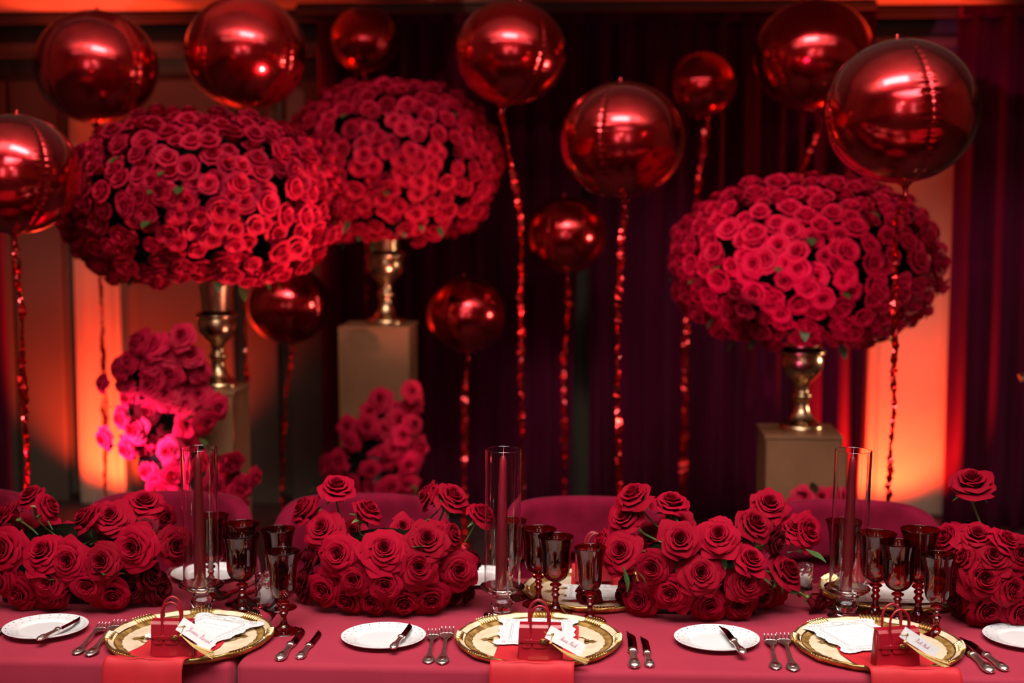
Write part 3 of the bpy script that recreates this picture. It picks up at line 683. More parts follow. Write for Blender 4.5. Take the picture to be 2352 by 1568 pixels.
# ------------------------------------------------------------------ chargers
def make_charger(loc, label, rz, far=False):
    r = thing('gold_charger', loc, label, 'charger plate', None, rz); Rr = .1655
    NT = 144
    def Rout(t):   # bracket outline with eight lobes
        c = abs(cos(4 * t))
        return Rr * (.972 + .028 * c ** 6 + .008 * (1 - c))
    RZ = lambda q, i, n=NT: q * (Rr * (1 - max(0, (q - .8) / .2)) + Rout(2 * pi * i / n) * max(0, (q - .8) / .2))
    prof = [(0, .003), (.76, .003), (.79, .004), (.83, .007), (.855, .0105), (.87, .0115), (.885, .0110), (.92, .0150), (.955, .0205), (.975, .0245), (.988, .0255), (1.0, .0230), (.996, .0150), (.965, .006), (.92, 0), (0, 0)]
    prof = [(q, .003 + (z - .003) * .55 if z > .003 else z) for q, z in prof]
    def PZ_(q):
        for (a, za), (b_, zb) in zip(prof[:12], prof[1:12]):
            if a <= q <= b_: return za + (zb - za) * (q - a) / max(1e-6, b_ - a)
        return prof[11][1]
    rows = []
    for (q, z) in prof:
        row = []
        for i in range(NT):
            t = 2 * pi * i / NT; k = max(0, (q - .8) / .2)
            rr_ = q * (Rr * (1 - k) + Rout(t) * k)
            zz = z + (.0012 * sin(24 * t) if .92 < q < 1.0 and z > .01 else 0)
            row.append((rr_ * cos(t), rr_ * sin(t), zz))
        rows.append(row)
    put('gilt_rim', MB().grid(rows, NT, len(rows), close_u=True), M['gold'], r)
    # bronze band and cream centre with lace edge
    band = [[(RZ(q, i) * (1 + .010 * abs(sin(16 * pi * i / NT)) * (q > .85)) * cos(2 * pi * i / NT), RZ(q, i) * (1 + .010 * abs(sin(16 * pi * i / NT)) * (q > .85)) * sin(2 * pi * i / NT), PZ_(q) + .0009) for i in range(NT)] for q in (.75, .79, .83, .862)]
    put('bronze_band', MB().grid(band, NT, 4, close_u=True), M['bronze'], r)
    n2 = 288; v = [(0, 0, .0052)] + [((.775 + .012 * abs(sin(36 * pi * i / n2))) * Rr * cos(2 * pi * i / n2), (.775 + .012 * abs(sin(36 * pi * i / n2))) * Rr * sin(2 * pi * i / n2), .0052) for i in range(n2)]
    put('cream_centre', MB().add(v, [[0, 1 + i, 1 + (i + 1) % n2] for i in range(n2)]), M['cream'], r, smooth=False)
    for k in range(8):
        t0 = (k + .5) * pi / 4
        rows = []
        for j in range(4):
            q = .893 + .070 * j / 3; z = PZ_(q) + .0012
            span = .235 * (1 - .12 * (j == 0) - .06 * (j == 3))
            rows.append([(q * (Rr * (1 - (q - .8) / .2) + Rout(t0 + span * s_) * (q - .8) / .2) * cos(t0 + span * s_), q * (Rr * (1 - (q - .8) / .2) + Rout(t0 + span * s_) * (q - .8) / .2) * sin(t0 + span * s_), z) for s_ in [(-1 + 2 * i / 12) for i in range(13)]])
        put('rim_panel', MB().grid(rows, 13, 4), M['cream'], r)
        for e in (-1, 1):
            pts = []
            for i in range(11):
                a = 1.9 * pi * i / 10; rad = .0065 * (1 - .06 * i)
                tt = t0 + e * (.275 - rad * cos(a) * 1.0); qq = .93 * Rr + rad * sin(a) * 1.0
                tt = t0 + e * .262; cxx = .93 * Rr * cos(tt); cyy = .93 * Rr * sin(tt)
                pts.append((cxx + rad * cos(a) * .8, cyy + rad * sin(a) * .8, PZ_(.93) + .0012 + .08 * (rad * cos(a) * cos(tt) + rad * sin(a) * sin(tt))))
            mb = MB().tube(pts, .0014, 6)
            put('scroll', mb, M['gold_bright'], r)
        mb = MB(); t1 = k * pi / 4
        for g in range(7):
            tt = t1 + (g - 3) * .042; rad = (1 - .10 * abs(g - 3) / 3)
            a = V((.885 * Rr * cos(tt), .885 * Rr * sin(tt), PZ_(.885) + .001)); b = V((.99 * Rr * cos(tt + .02), .99 * Rr * sin(tt + .02), PZ_(.99) + .001)); m_ = a.lerp(b, .5) + V((0, 0, .0015))
            mb.tube([a, a.lerp(m_, .5) + V((0, 0, .001)), m_, m_.lerp(b, .6), b], [.0012, .0027, .0032, .0030, .0016], 7)
        put('shell_ornament', mb, M['gold_bright'], r)
    def leafshape(mb, x, y, ang, L_, w):
        pts = []; n = 8
        for i in range(n + 1):
            v_ = i / n; ww = w * sin(pi * v_) ** .8
            c, s_ = cos(ang), sin(ang)
            pts.append([(x + L_ * v_ * c - e * ww * s_, y + L_ * v_ * s_ + e * ww * c, .0060) for e in (-1, 1)])
        mb.grid(pts, 2, n + 1)
    for sd in (0, pi / 2, pi, 3 * pi / 2):
        mb = MB()
        bx, by = .102 * cos(sd), .102 * sin(sd)
        for da, L_, w in ((0, .026, .0024), (.5, .022, .0024), (-.5, .022, .0024), (1.0, .017, .0022), (-1.0, .017, .0022), (.25, .024, .0018), (-.25, .024, .0018), (1.5, .013, .002), (-1.5, .013, .002)):
            leafshape(mb, bx - .012 * cos(sd), by - .012 * sin(sd), sd + da, L_, w)
        for e in (-1, 1):
            pts = [(bx + (-.004 - .028 * t) * cos(sd) - e * (.004 + .022 * sin(t * 2.6)) * sin(sd), by + (-.004 - .028 * t) * sin(sd) + e * (.004 + .022 * sin(t * 2.6)) * cos(sd), .0058) for t in [i / 8 for i in range(9)]]
            mb.tube(pts, [.001 + .0022 * sin(pi * i / 8) for i in range(9)], 6, flat=.2)
        put('painted_motif', mb, M['bronze'], r)
    return r
SET = [(437, 1470, 'under the red handbag on the left', 'leftmost'), (1237, 1477, 'under the red handbag at the centre', 'centre'), (2015, 1488, 'under the red handbag on the right', 'rightmost')]
SP = []
for (px, py, w, nm) in SET:
    p = tbl(px, py); SP.append(p)
ch = make_charger(tuple(SP[0]), 'ornate gold and cream charger plate %s' % SET[0][2], .12)
for i in (1, 2): duplicate(ch, tuple(SP[i]), 'ornate gold and cream charger plate %s' % SET[i][2], (.0, .0, -.12)[i])
pf1 = tbl(1368, 1362); pf1.y += 0; duplicate(ch, tuple(pf1), 'far gold charger behind the centre goblets', .1)
pf2 = tbl(2052, 1365); duplicate(ch, tuple(pf2), 'far gold charger behind the right cluster of goblets', .2)

# ------------------------------------------------------------------ napkins
def napkin(c, rz, label, w=.155, sgn=1, dxf=0.0, crest=True, seed=0):
    r = thing('napkin', (c.x, c.y, c.z), label, 'napkin', None, rz)
    prof = interp([(.09, .0075), (.02, .0075), (-.06, .0076), (-.10, .0082), (-.135, .0105), (-.160, .0180), (-.172, .0175), (-.180, .004), (-.184, -.03), (-.188, -.11), (-.190, -.20)], 4)
    nu = 25; rows = []
    for (y, z) in prof:
        row = []
        dn = max(0, .02 - z)
        for i in range(nu):
            u = -1 + 2 * i / (nu - 1)
            fl = .004 * sin(u * 3.2 + seed) * min(1, dn * 8) + (.0035 * (1 - u * u) * (-.17 < y < -.09))
            wv = .0022 * sin(u * 7 + y * 30 + seed) * (1 if y < -.09 else .15)
            row.append((dxf * max(0, -.06 - y) / .12 + u * w / 2 * (1 + .04 * dn * 5 + .12 * max(0, y) / .09 * 0), y * 1.0 - fl, z + max(0, wv) + .002 * abs(u) ** 6 * (y > -.15) * 0))
        rows.append(row)
    put('cloth', MB().grid(rows, nu, len(prof)), M['napkin'], r, solid=.0016)
    if crest:
        mb = MB(); zc, yc = -.037, -.1890
        for sx in (-1, 1):
            for k in (0, 1):
                rr_ = .0150 - .0030 * k
                pts = [(dxf + sx * .0085 + rr_ * cos(a), yc - .0012, zc + rr_ * .9 * sin(a)) for a in [2 * pi * i / 28 for i in range(29)]]
                mb.tube(pts, .0007, 5)
            pts = [(dxf + sx * (.022 + .010 * t + .003 * cos(t * 7)), yc - .0012, zc + .006 - .004 * t + .004 * sin(t * 7)) for t in [i / 12 for i in range(13)]]
            mb.tube(pts, .0008, 5)
            pts = [(dxf + sx * (.004 + .022 * t), yc - .0012, zc - .012 - .010 * sin(pi * t)) for t in [i / 10 for i in range(11)]]
            mb.tube(pts, .0008, 5)
        put('embroidered_crest', mb, M['thread'], r)
    return r
napkin(SP[0], .0, 'red napkin hanging over the table edge below the left handbag, near the cloth seam', dxf=-.038, w=.150, seed=1)
napkin(SP[1], .0, 'red napkin hanging over the table edge below the centre handbag', dxf=-.005, seed=2)
napkin(SP[2], .0, 'red napkin hanging over the table edge below the right handbag', dxf=.036, seed=3, w=.162)
nf = napkin(pf1 + V((.015, 0, 0)), pi, 'red napkin on the far gold charger behind the centre goblets', crest=False, w=.14)
nf2 = napkin(pf2, pi, 'red napkin on the far gold charger behind the right goblets', crest=False, w=.14)

# ------------------------------------------------------------------ menu cards
def card_outline(hw, hh):
    q = [(0, 1.0), (.18, .985), (.34, .93), (.52, .90), (.66, .93), (.80, .955), (.93, .93), (1.0, .84), (.985, .72), (.90, .62), (.86, .50), (.88, .36), (.95, .24), (.93, .12), (.90, 0)]
    pts = interp(q, 7)
    full = [(x, y) for x, y in pts] + [(x, -y) for x, y in pts[::-1][1:]] + [(-x, -y) for x, y in pts[1:]] + [(-x, y) for x, y in pts[::-1][1:-1]]
    return [(x * (hw + .0016 * abs(sin(i * .42))), y * (hh + .0016 * abs(sin(i * .42)))) for i, (x, y) in enumerate(full)]
def menu_card(loc, rz, label, hw=.080, hh=.088, tilt=0.0):
    r = thing('menu_card', loc, label, 'menu card', None, rot=(tilt, 0, rz))
    ol = card_outline(hw, hh); n = len(ol); th = .0007
    v = [(0, 0, 0), (0, 0, th)] + [(x, y, 0) for x, y in ol] + [(x, y, th) for x, y in ol]
    f = []
    for i in range(n):
        j = (i + 1) % n; f += [[0, 2 + j, 2 + i], [1, 2 + n + i, 2 + n + j], [2 + i, 2 + j, 2 + n + j, 2 + n + i]]
    put('card', MB().add(v, f), M['white'], r, smooth=False)
    mb = MB(); zi = th + .0001
    def line(pts, w=.0004):
        P = [V((p[0], p[1], zi)) for p in pts]; rows = []
        for i, p in enumerate(P):
            t = (P[min(i + 1, len(P) - 1)] - P[max(i - 1, 0)]); t = t.normalized() if t.length > 0 else V((1, 0, 0))
            s_ = V((-t.y, t.x, 0)) * w; rows.append([p - s_, p + s_])
        mb.grid(rows, 2, len(P))
    rnd = random.Random(3)
    def rrect(a, b, c=.18):
        out = []
        for sx, sy in ((1, 1), (-1, 1), (-1, -1), (1, -1)):
            pp = [(a * sx, b * (1 - c) * sy), (a * (1 - c * .35) * sx, b * (1 - c * .5) * sy), (a * (1 - c) * sx, b * sy)]
            if sx * sy < 0: pp = pp[::-1]
            out += pp
        return out + [out[0]]
    for k, s_ in ((.66, 1), (.64, 1), (.60, 1)): line(rrect(hw * k, hh * (k + .04)), .00045)
    line([(x * .92, y * .92) for x, y in ol + [ol[0]]], .00028)
    def spiral(x, y, a0, rad, turns, sg, w=.0004):
        line([(x + rad * (1 - t) * cos(a0 + sg * t * turns * 2 * pi), y + rad * (1 - t) * sin(a0 + sg * t * turns * 2 * pi)) for t in [i / 22 for i in range(21)]], w)
    for sx in (-1, 1):
        for sy in (-1, 1):
            for k in range(9):
                t = k / 8
                x = sx * hw * (.30 + .52 * t); y = sy * hh * .80
                spiral(x, y + rnd.uniform(-.003, .003), rnd.uniform(0, 6), .0048 + .002 * rnd.random(), 1.2, sx * sy)
                x = sx * hw * .77; y = sy * hh * (.05 + .75 * t)
                spiral(x + rnd.uniform(-.002, .002), y, rnd.uniform(0, 6), .0042 + .002 * rnd.random(), 1.2, -sx * sy)
    for sy in (-1, 1):
        line([(.013 * cos(a), sy * hh * .80 + .0085 * sin(a)) for a in [2 * pi * i / 20 for i in range(21)]], .0006)
        line([(.011 * cos(a), sy * hh * .80 + .007 * sin(a)) for a in [2 * pi * i / 20 for i in range(21)]], .0003)
        for k in range(7):
            a = pi * (k + .5) / 7; line([(.013 * cos(a), sy * hh * .8 + .009 * sin(a)), (.017 * cos(a), sy * hh * .8 + .0125 * sin(a))], .0004)
    put('printed_border', mb, M['ink'], r, smooth=False)
    mb = MB()
    for (y, half, h, w) in ((.36, .42, .0042, .00030), (.18, .34, .0018, .00022), (.12, .30, .0018, .00022), (-.04, .36, .0018, .00022), (-.10, .28, .0018, .00022), (-.25, .30, .0018, .00022), (-.31, .22, .0018, .00022), (-.46, .2, .0018, .00022)):
        x = -half * hw
        while x < half * hw:
            L_ = rnd.uniform(.006, .014) if h > .003 else rnd.uniform(.004, .009)
            line([(x + L_ * t, y * hh + h * (.5 * sin(t * L_ / h * 9) + .3 * sin(t * L_ / h * 4 + 1))) for t in [i / 14 for i in range(15)]], w)
            x += L_ + (.0035 if h > .003 else .002)
    put('script_lines', mb, M['ink'], r, smooth=False)
    return r
menu_card(SP[0] + V((.022, .030, .0125)), -.42, 'white ornate menu card turned clockwise behind the left handbag', hw=.082, hh=.095)
menu_card(SP[1] + V((-.005, .036, .0120)), .0, 'white ornate menu card lying square behind the centre handbag')
menu_card(SP[2] + V((-.030, .040, .0125)), .38, 'white ornate menu card turned towards the left behind the right handbag', hw=.082, hh=.095)
menu_card(pf1 + V((.01, -.035, .0120)), pi, 'white menu card on the far charger behind the centre goblets', hw=.082, hh=.06)
menu_card(pf2 + V((.01, -.03, .0120)), pi, 'white menu card on the far charger behind the right goblets', hw=.11, hh=.075)

# ------------------------------------------------------------------ mini handbags
def make_bag(loc, rz, label, open_strap=False, sc=1.0):
    r = thing('mini_handbag', loc, label, 'handbag', None, rz); r.scale = (sc,) * 3
    Wb, Wt, D, H = .041, .0385, .017, .066
    def body(wb, wt, db, dt, z0, z1, cut=None):
        return MB().add([(-wb, -db, z0), (wb, -db, z0), (wb, db, z0), (-wb, db, z0), (-wt, -dt, z1), (wt, -dt, z1), (wt, dt, z1), (-wt, dt, z1)],
                        [[3, 2, 1, 0], [4, 5, 6, 7], [0, 1, 5, 4], [1, 2, 6, 5], [2, 3, 7, 6], [3, 0, 4, 7]])
    put('body', body(Wb, Wt, D, D * .62, 0, H), M['leather'], r, bevel=(.0035, 4))
    # flap: thin shell over the upper front, slightly proud, wrapped over the top
    zf = .034
    def fy(z): return -(D + (D * .62 - D) * z / H)
    for (x0, x1, z0, z1, name) in ((-Wt - .0002, Wt + .0002, zf + .003, H, 'flap'),):
        sec = [(fy(z0) - .0022, z0), (fy(z0 + .012) - .0022, z0 + .012), (fy(z1) - .0022, z1 - .003), (fy(z1) + .002, z1 + .0016), (D * .62, z1 + .0016)]
        rows = [[(x0 + (x1 - x0) * i / 12, y, z) for i in range(13)] for y, z in sec]
        put(name, MB().grid(rows, 13, len(sec)), M['leather'], r, solid=.0018, smooth=False)
    for (xa, xb) in ((-.033, -.017), (-.0125, .0125), (.017, .033)):
        n = 14; pts = []
        hw, hc = (xb - xa) / 2, (xa + xb) / 2
        ol = [(hc - hw, zf + .006)] + [(hc - hw * cos(pi * i / n) ** 1 * (1 if True else 1), zf - .0035 - .004 * sin(pi * i / n) ** .5) for i in range(n + 1)] + [(hc + hw, zf + .006)]
        v = [(x, fy(z) - .0008, z) for x, z in ol] + [(x, fy(z) - .0028, z) for x, z in ol]; m = len(ol)
        f = [list(range(m)), [m + i for i in range(m)][::-1]] + [[i, (i + 1) % m, m + (i + 1) % m, m + i] for i in range(m)]
        put('flap_tab', MB().add(v, f), M['leather'], r, smooth=False)
    rows = MB().box((0 if not open_strap else -.006, fy(zf + .004) - .0036, zf + .0045), (.066 if not open_strap else .054, .0016, .0062))
    put('belt_strap', rows, M['leather'], r, smooth=False, bevel=(.0005, 2))
    put('strap_loop', MB().box((-.0225, fy(zf) - .0050, zf + .0045), (.0022, .0016, .0078)), M['gold_bright'], r, smooth=False, bevel=(.0004, 2))
    put('clasp_plate', MB().loft([(fy(zf) - .0044, .006, .0078, .0046, zf + .006), (fy(zf) - .0062, .006, .0072, .0041, zf + .006)], 16), M['gold_bright'], r, auto=40)
    put('turn_lock', MB().loft([(fy(zf) - .0060, .006, .0026, .0026, zf + .006), (fy(zf) - .0092, .006, .0028, .0016, zf + .006)], 12), M['gold'], r, auto=40)
    for (yy, nm, dz, dxx) in ((-D * .62 - .0035, 'handle', 0, 0), (D * .62 + .001, 'handle', .0035, -.004)):
        pts = [(dxx - .0165, yy - .001, H - .024), (dxx - .0165, yy, H - .008), (dxx - .018, yy, H + .006), (dxx - .0175, yy, H + .022 + dz), (dxx - .0105, yy, H + .035 + dz), (dxx, yy, H + .040 + dz), (dxx + .0105, yy, H + .035 + dz), (dxx + .0175, yy, H + .022 + dz), (dxx + .018, yy, H + .006), (dxx + .0165, yy, H - .008), (dxx + .0165, yy - .001, H - .024)]
        o = put(nm, MB().tube(interp(pts, 4), .0022, 8), M['leather'], r)
        put('edge_piping', MB().tube([(p_[0] * .9, p_[1] + .0018, p_[2] - .0012) for p_ in interp(pts[2:9], 4)], .0012, 6), M['leather_edge'], o)
    for sx in (-1, 1):
        put('side_gusset', MB().add([(sx * (Wb + .0006), -D * .6, .006), (sx * (Wb + .0006), D * .6, .006), (sx * (Wt - .003), 0, H * .9), (sx * (Wt + .0008), -D * .4, H * .9), (sx * (Wt + .0008), D * .4, H * .9)], [[0, 1, 4, 2], [0, 2, 3]]), M['leather'], r, solid=.001)
    return r
BZ = .0108
bagp = [at_z(400, 1504, TZ + BZ), at_z(1241, 1513, TZ + BZ), at_z(2056, 1527, TZ + BZ)]
b0 = make_bag(tuple(bagp[0]), .03, 'tiny red leather handbag on the left gold charger, silver clasp', sc=1.0)
b1 = make_bag(tuple(bagp[1]), .0, 'tiny red leather handbag on the centre gold charger, belt strap closed', sc=1.0)
b2 = duplicate(b0, tuple(bagp[2]), 'tiny red leather handbag on the right gold charger, turned to show its left side', .22, 1.03)
bf = duplicate(b0, tuple(pf1 + V((-.005, .045, .0175))), 'tiny red handbag on the far charger, handle rising behind a centre goblet', pi + .1)
bf2 = duplicate(b0, tuple(pf2 + V((-.06, .04, .0175))), 'tiny red handbag seen through the glass of the right candle cylinder', pi + .5)

# ------------------------------------------------------------------ name tags with tassels
GL = {'v': [(0, .9), (.25, 0), (.35, 0), (.6, .9), (.8, .8)], 'o': [(.45, .9), (.1, .7), (.05, .2), (.35, 0), (.6, .3), (.55, .8), (.4, .9), (.7, .75), (.9, .8)],
      'n': [(0, .8), (.1, .9), (.1, 0), (.2, .6), (.45, .9), (.55, .7), (.55, .1), (.7, 0), (.9, .3)], 'e': [(0, .3), (.5, .55), (.5, .85), (.25, .95), (.05, .5), (.2, 0), (.6, .1), (.8, .35)],
      'u': [(0, .7), (.1, .9), (.1, .2), (.3, 0), (.55, .4), (.6, .9), (.6, .1), (.75, 0), (.9, .3)], 'r': [(0, .4), (.2, 1.0), (.25, .85), (.5, .85), (.4, .3), (.55, 0), (.8, .3)],
      's': [(0, .2), (.35, 1.0), (.5, .4), (.35, 0), (.1, .1), (.4, .05), (.8, .3)], 'l': [(0, .3), (.4, 1.5), (.35, 1.9), (.2, 1.6), (.2, .2), (.4, 0), (.65, .3)],
      'i': [(0, .4), (.2, .9), (.2, .1), (.35, 0), (.55, .3)], 'c': [(.5, .8), (.3, .95), (.05, .5), (.2, 0), (.5, .1), (.7, .3)], 'a': [(.5, .8), (.25, .95), (.05, .4), (.2, 0), (.5, .5), (.55, .9), (.5, .2), (.65, 0), (.85, .3)],
      'k': [(0, .3), (.35, 1.5), (.3, 1.9), (.15, 1.5), (.12, 0), (.2, .5), (.5, .85), (.45, .5), (.2, .45), (.5, 0), (.8, .3)],
      'Y': [(0, 1.8), (.2, 2.1), (.4, 1.2), (.6, 1.1), (.9, 2.1), (.8, .6), (.4, -.5), (.1, -.2), (.9, .4)], 'B': [(.1, 1.7), (.5, 2.1), (.35, 0), (.4, 2.0), (.9, 1.9), (.8, 1.2), (.45, 1.1), (1.0, .8), (.9, .1), (.3, 0), (.1, .3)],
      'A': [(0, .1), (.3, .1), (.8, 2.1), (.85, 0), (.8, .9), (.2, .7), (.6, .6), (1.1, .3)], 'M': [(0, .2), (.15, 0), (.35, 2.0), (.6, .3), (1.0, 2.0), (1.05, .2), (1.2, 0), (1.4, .3)],
      'R': [(.1, 1.7), (.5, 2.1), (.3, 0), (.4, 2.0), (.9, 1.9), (.8, 1.2), (.4, 1.0), (.8, .2), (1.1, 0), (1.3, .3)], ' ': []}
def script(text, cx_, cy_, z, size):
    mb = MB(); x = 0; strokes = []
    for ch in text:
        g = GL[ch]
        if not g: x += .8; continue
        strokes.append([(x + px + py * .35, py) for px, py in g]); x += max(p[0] for p in g) * (.95 if ch.islower() else 1.0)
    k = size / 1.1
    for st in strokes:
        P = [V((cx_ + (a - x / 2) * k, cy_ + (b - .6) * k, z)) for a, b in interp(st, 4)]; rows = []
        for i, p in enumerate(P):
            t = (P[min(i + 1, len(P) - 1)] - P[max(i - 1, 0)]).normalized(); n_ = V((-t.y, t.x, 0)) * (.00016 + .00016 * abs(t.y)); rows.append([p - n_, p + n_])
        mb.grid(rows, 2, len(rows))
    return mb
def name_tag(eye_px, end_px, wpx, Y0, Y1, text, label, tassel_end, seed):
    a = at_y(eye_px[0], eye_px[1], Y0); b = at_y(end_px[0], end_px[1], Y1)
    L_ = (b - a).length; w = msize(wpx, a)
    xd = (b - a).normalized(); cam_d = (CP - a).normalized()
    yd = cam_d.cross(xd).normalized(); zd = xd.cross(yd)
    r = thing('name_tag', a, label, 'name tag'); r.rotation_euler = Matrix((xd, yd, zd)).transposed().to_euler()
    e = .010
    mb = MB().add([(-e, -w / 2, 0), (L_, -w / 2, 0), (L_, w / 2, 0), (-e, w / 2, 0), (-e, -w / 2, .0007), (L_, -w / 2, .0007), (L_, w / 2, .0007), (-e, w / 2, .0007)],
                  [[3, 2, 1, 0], [4, 5, 6, 7], [0, 1, 5, 4], [1, 2, 6, 5], [2, 3, 7, 6], [3, 0, 4, 7]])
    put('card', mb, M['white'], r, smooth=False)
    put('eyelet', MB().lathe([(.0012, .0008), (.0026, .0014), (.0030, .0008)], 16), M['gold_bright'], r)
    put('eyelet_hole', MB().lathe([(0, .0009), (.0014, .0009)], 12), M['dot'], r)
    put('lettering', script(text, L_ * .50, 0, .0010, w * .19), M['ink_pink'], r, smooth=False)
    inv = Matrix((xd, yd, zd))
    rnd = random.Random(seed)
    te = inv @ (at_y(tassel_end[0], tassel_end[1], Y1 - .006) - a)
    k0 = V((.004, -w * .62, .0)); mb = MB().tube([(0, 0, .0015), (.001, -w * .3, .003), tuple(k0)], .0006, 5).tube([(0, 0, .0015), (-e * .9, -w * .2, .003), (-e * 1.6, -w * .1, .0)], .0006, 5)
    put('cord', mb, M['thread'], r)
    put('tassel_knot', MB().ball(tuple(k0), (.0028, .0028, .0028), 10, 8), M['thread'], r)
    mb = MB()
    for i in range(34):
        jit = V((rnd.uniform(-.006, .006), rnd.uniform(-.006, .006), rnd.uniform(-.002, .002)))
        m_ = k0.lerp(te, .5) + V((0, -.004, .001)) + jit * .45
        q_ = interp([tuple(k0), tuple(m_), tuple(te + jit)], 4)
        mb.tube(q_, .00045, 4)
    put('tassel', mb, M['thread'], r)
    return r
fy0 = lambda b: b.y - .026
name_tag((423, 1438), (490, 1481), 33, fy0(bagp[0]), fy0(bagp[0]) - .0, 'Yvonne Bursel', 'white name tag with gold tassel tied to the left handbag', (487, 1503), 1)
name_tag((1269, 1456), (1340, 1494), 31, fy0(bagp[1]), fy0(bagp[1]) - .0, 'Anna Mick', 'white name tag with pale tassel tied to the centre handbag', (1345, 1518), 2)
name_tag((2083, 1457), (2152, 1501), 27, fy0(bagp[2]) - .004, fy0(bagp[2]) - .004, 'Rick Mick', 'white name tag with gold tassel tied to the right handbag', (2172, 1526), 3)

# ------------------------------------------------------------------ dotted plates
def make_plate(loc, label):
    r = thing('side_plate', loc, label, 'plate'); Rr = .0825
    prof = interp([(0, .004), (.045, .004), (.052, .0045), (.058, .0075), (.070, .0095), (Rr, .0125), (Rr + .0006, .0118), (Rr - .002, .0100), (.060, .0055), (.050, .0), (.046, .0), (.045, .0015), (0, .0015)], 3)
    put('dish', MB().lathe([(max(0, a), b) for a, b in prof], 72), M['china'], r)
    mb = MB()
    for (q, n, o_) in ((.0765, 24, 0), (.0655, 22, .13)):
        for i in range(n):
            t = 2 * pi * i / n + o_; z = .0095 + (q - .070) / (.0125) * .003 + .0004
            mb.add([(q * cos(t) + .0014 * cos(a), q * sin(t) + .0014 * sin(a), z + (.0014 * cos(a) * cos(t) + .0014 * sin(a) * sin(t)) * .24) for a in [2 * pi * k / 8 for k in range(8)]], [list(range(8))])
    put('dot_pattern', mb, M['dot'], r, smooth=False)
    return r
pl = make_plate(tuple(tbl(105, 1450)), 'white dotted side plate nearest the left edge, knife across it')
for px, py, lb in ((881, 1471, 'white dotted side plate left of the centre forks'), (1646, 1476, 'white dotted side plate below the right-of-centre bouquet'), (2358, 1472, 'white dotted side plate cut off by the right edge'),
                   (478, 1324, 'white side plate across the table, behind the left candle holder'), (1100, 1332, 'white side plate across the table, behind the centre candle holder')):
    duplicate(pl, tuple(tbl(px, py)), lb, 0)

# ------------------------------------------------------------------ cutlery
def make_knife(s=1.0, tint=None):
    r = link('table_knife', None)
    hl = .088 * s
    secs = [(-.001, 0, .0015, .0012, .004), (.002, 0, .0075, .0038, .0045), (.010, 0, .0098, .0050, .0052), (.020, 0, .0100, .0050, .0052), (.032, 0, .0084, .0044, .005), (.045, 0, .0066, .0038, .0048), (.060, 0, .0058, .0036, .0046), (.074, 0, .0062, .0038, .0046), (.080, 0, .0066, .0040, .0046)]
    put('handle', MB().loft(interp([(a * s, b, c, d, e) for a, b, c, d, e in secs], 3), 14), M['silver'], r)
    o = put('handle_medallion', MB().ball((0, .019 * s, .0092), (.0062, .0105, .0022), 14, 8), M['silver_bright'], r)
    put('bolster', MB().loft([(.079 * s, 0, .0070, .0048, .0048), (.081 * s, 0, .0084, .0056, .0050), (.086 * s, 0, .0088, .0058, .0050), (.090 * s, 0, .0074, .0046, .0048)], 16), M['silver_bright'], r)
    L0, L1 = .089 * s, .195 * s; n = 14; v = []; 
    for i in range(n + 1):
        t = i / n; y = L0 + (L1 - L0) * t
        xl = -.0072 * (1 - .15 * sin(pi * t)); xr = .0082 * (1 - max(0, (t - .62) / .38) ** 2.2 * 1.85)
        xr = max(xr, xl + .0003)
        v += [(xl, y, .0036), ((xl + xr) / 2, y, .0052), (xr, y, .0036), ((xl + xr) / 2, y, .0026)]
    f = []
    for i in range(n):
        for k in range(4): f.append([i * 4 + k, i * 4 + (k + 1) % 4, (i + 1) * 4 + (k + 1) % 4, (i + 1) * 4 + k])
    f += [[0, 1, 2, 3][::-1], [n * 4 + k for k in range(4)]]
    put('blade', MB().add(v, f), M['blade'], r, smooth=False)
    return r
def make_fork():
    r = link('table_fork', None)
    secs = [(0, 0, .0008, .0008, .002), (.002, 0, .0055, .0016, .0026), (.010, 0, .0100, .0024, .0034), (.020, 0, .0108, .0026, .0036), (.030, 0, .0085, .0024, .0036), (.040, 0, .0048, .0022, .0044), (.060, 0, .0032, .0022, .0066), (.085, 0, .0027, .0020, .0088), (.105, 0, .0032, .0018, .0090), (.118, 0, .0055, .0016, .0078), (.132, 0, .0098, .0013, .0062), (.147, 0, .0116, .0011, .0064)]
    put('handle', MB().loft(interp(secs, 3), 12), M['silver'], r)
    put('handle_medallion', MB().ball((0, .019, .0052), (.0062, .0100, .0018), 14, 8), M['silver_bright'], r)
    for k in range(4):
        x = -.0093 + .0062 * k
        put('tine', MB().tube([(x, .144, .0062), (x, .152, .0068), (x * 1.03, .161, .0082), (x * 1.05, .170, .0105)], [.0021, .0019, .0016, .0006], 6, flat=.6), M['silver'], r)
    return r
KN = make_knife(); FK = make_fork()
index_kids()
used = {'k': False, 'f': False}
def cutlery(kind, tip, end, z, label, group=None):
    a = at_z(end[0], end[1], z + .005); b = at_z(tip[0], tip[1], z + .005)
    rz = math.atan2(b.y - a.y, b.x - a.x) - pi / 2; L_ = (b - a).length
    proto = KN if kind == 'k' else FK
    if used[kind]: o = copy_tree(proto)
    else: o = proto; used[kind] = True
    base = .195 if kind == 'k' else .170
    s = max(.8, min(1.15, L_ / base)); o.location = (a.x, a.y, z + .0005); o.rotation_euler = (0, 0, rz); o.scale = (s * 1.04, s, s * 1.1)
    return tag(o, label, 'knife' if kind == 'k' else 'fork', group)
PZ = TZ
o = cutlery('k', (176, 1422), (88, 1468), TZ + .0125, 'silver-handled knife lying across the leftmost dotted plate')
o = cutlery('k', (946, 1430), (902, 1487), TZ + .0125, 'silver-handled knife lying across the dotted plate left of centre')
o = cutlery('k', (1658, 1436), (1707, 1499), TZ + .0125, 'silver-handled knife lying across the dotted plate right of centre')
cutlery('f', (240, 1436), (173, 1499), TZ, 'outer fork between the leftmost plate and the left gold charger')
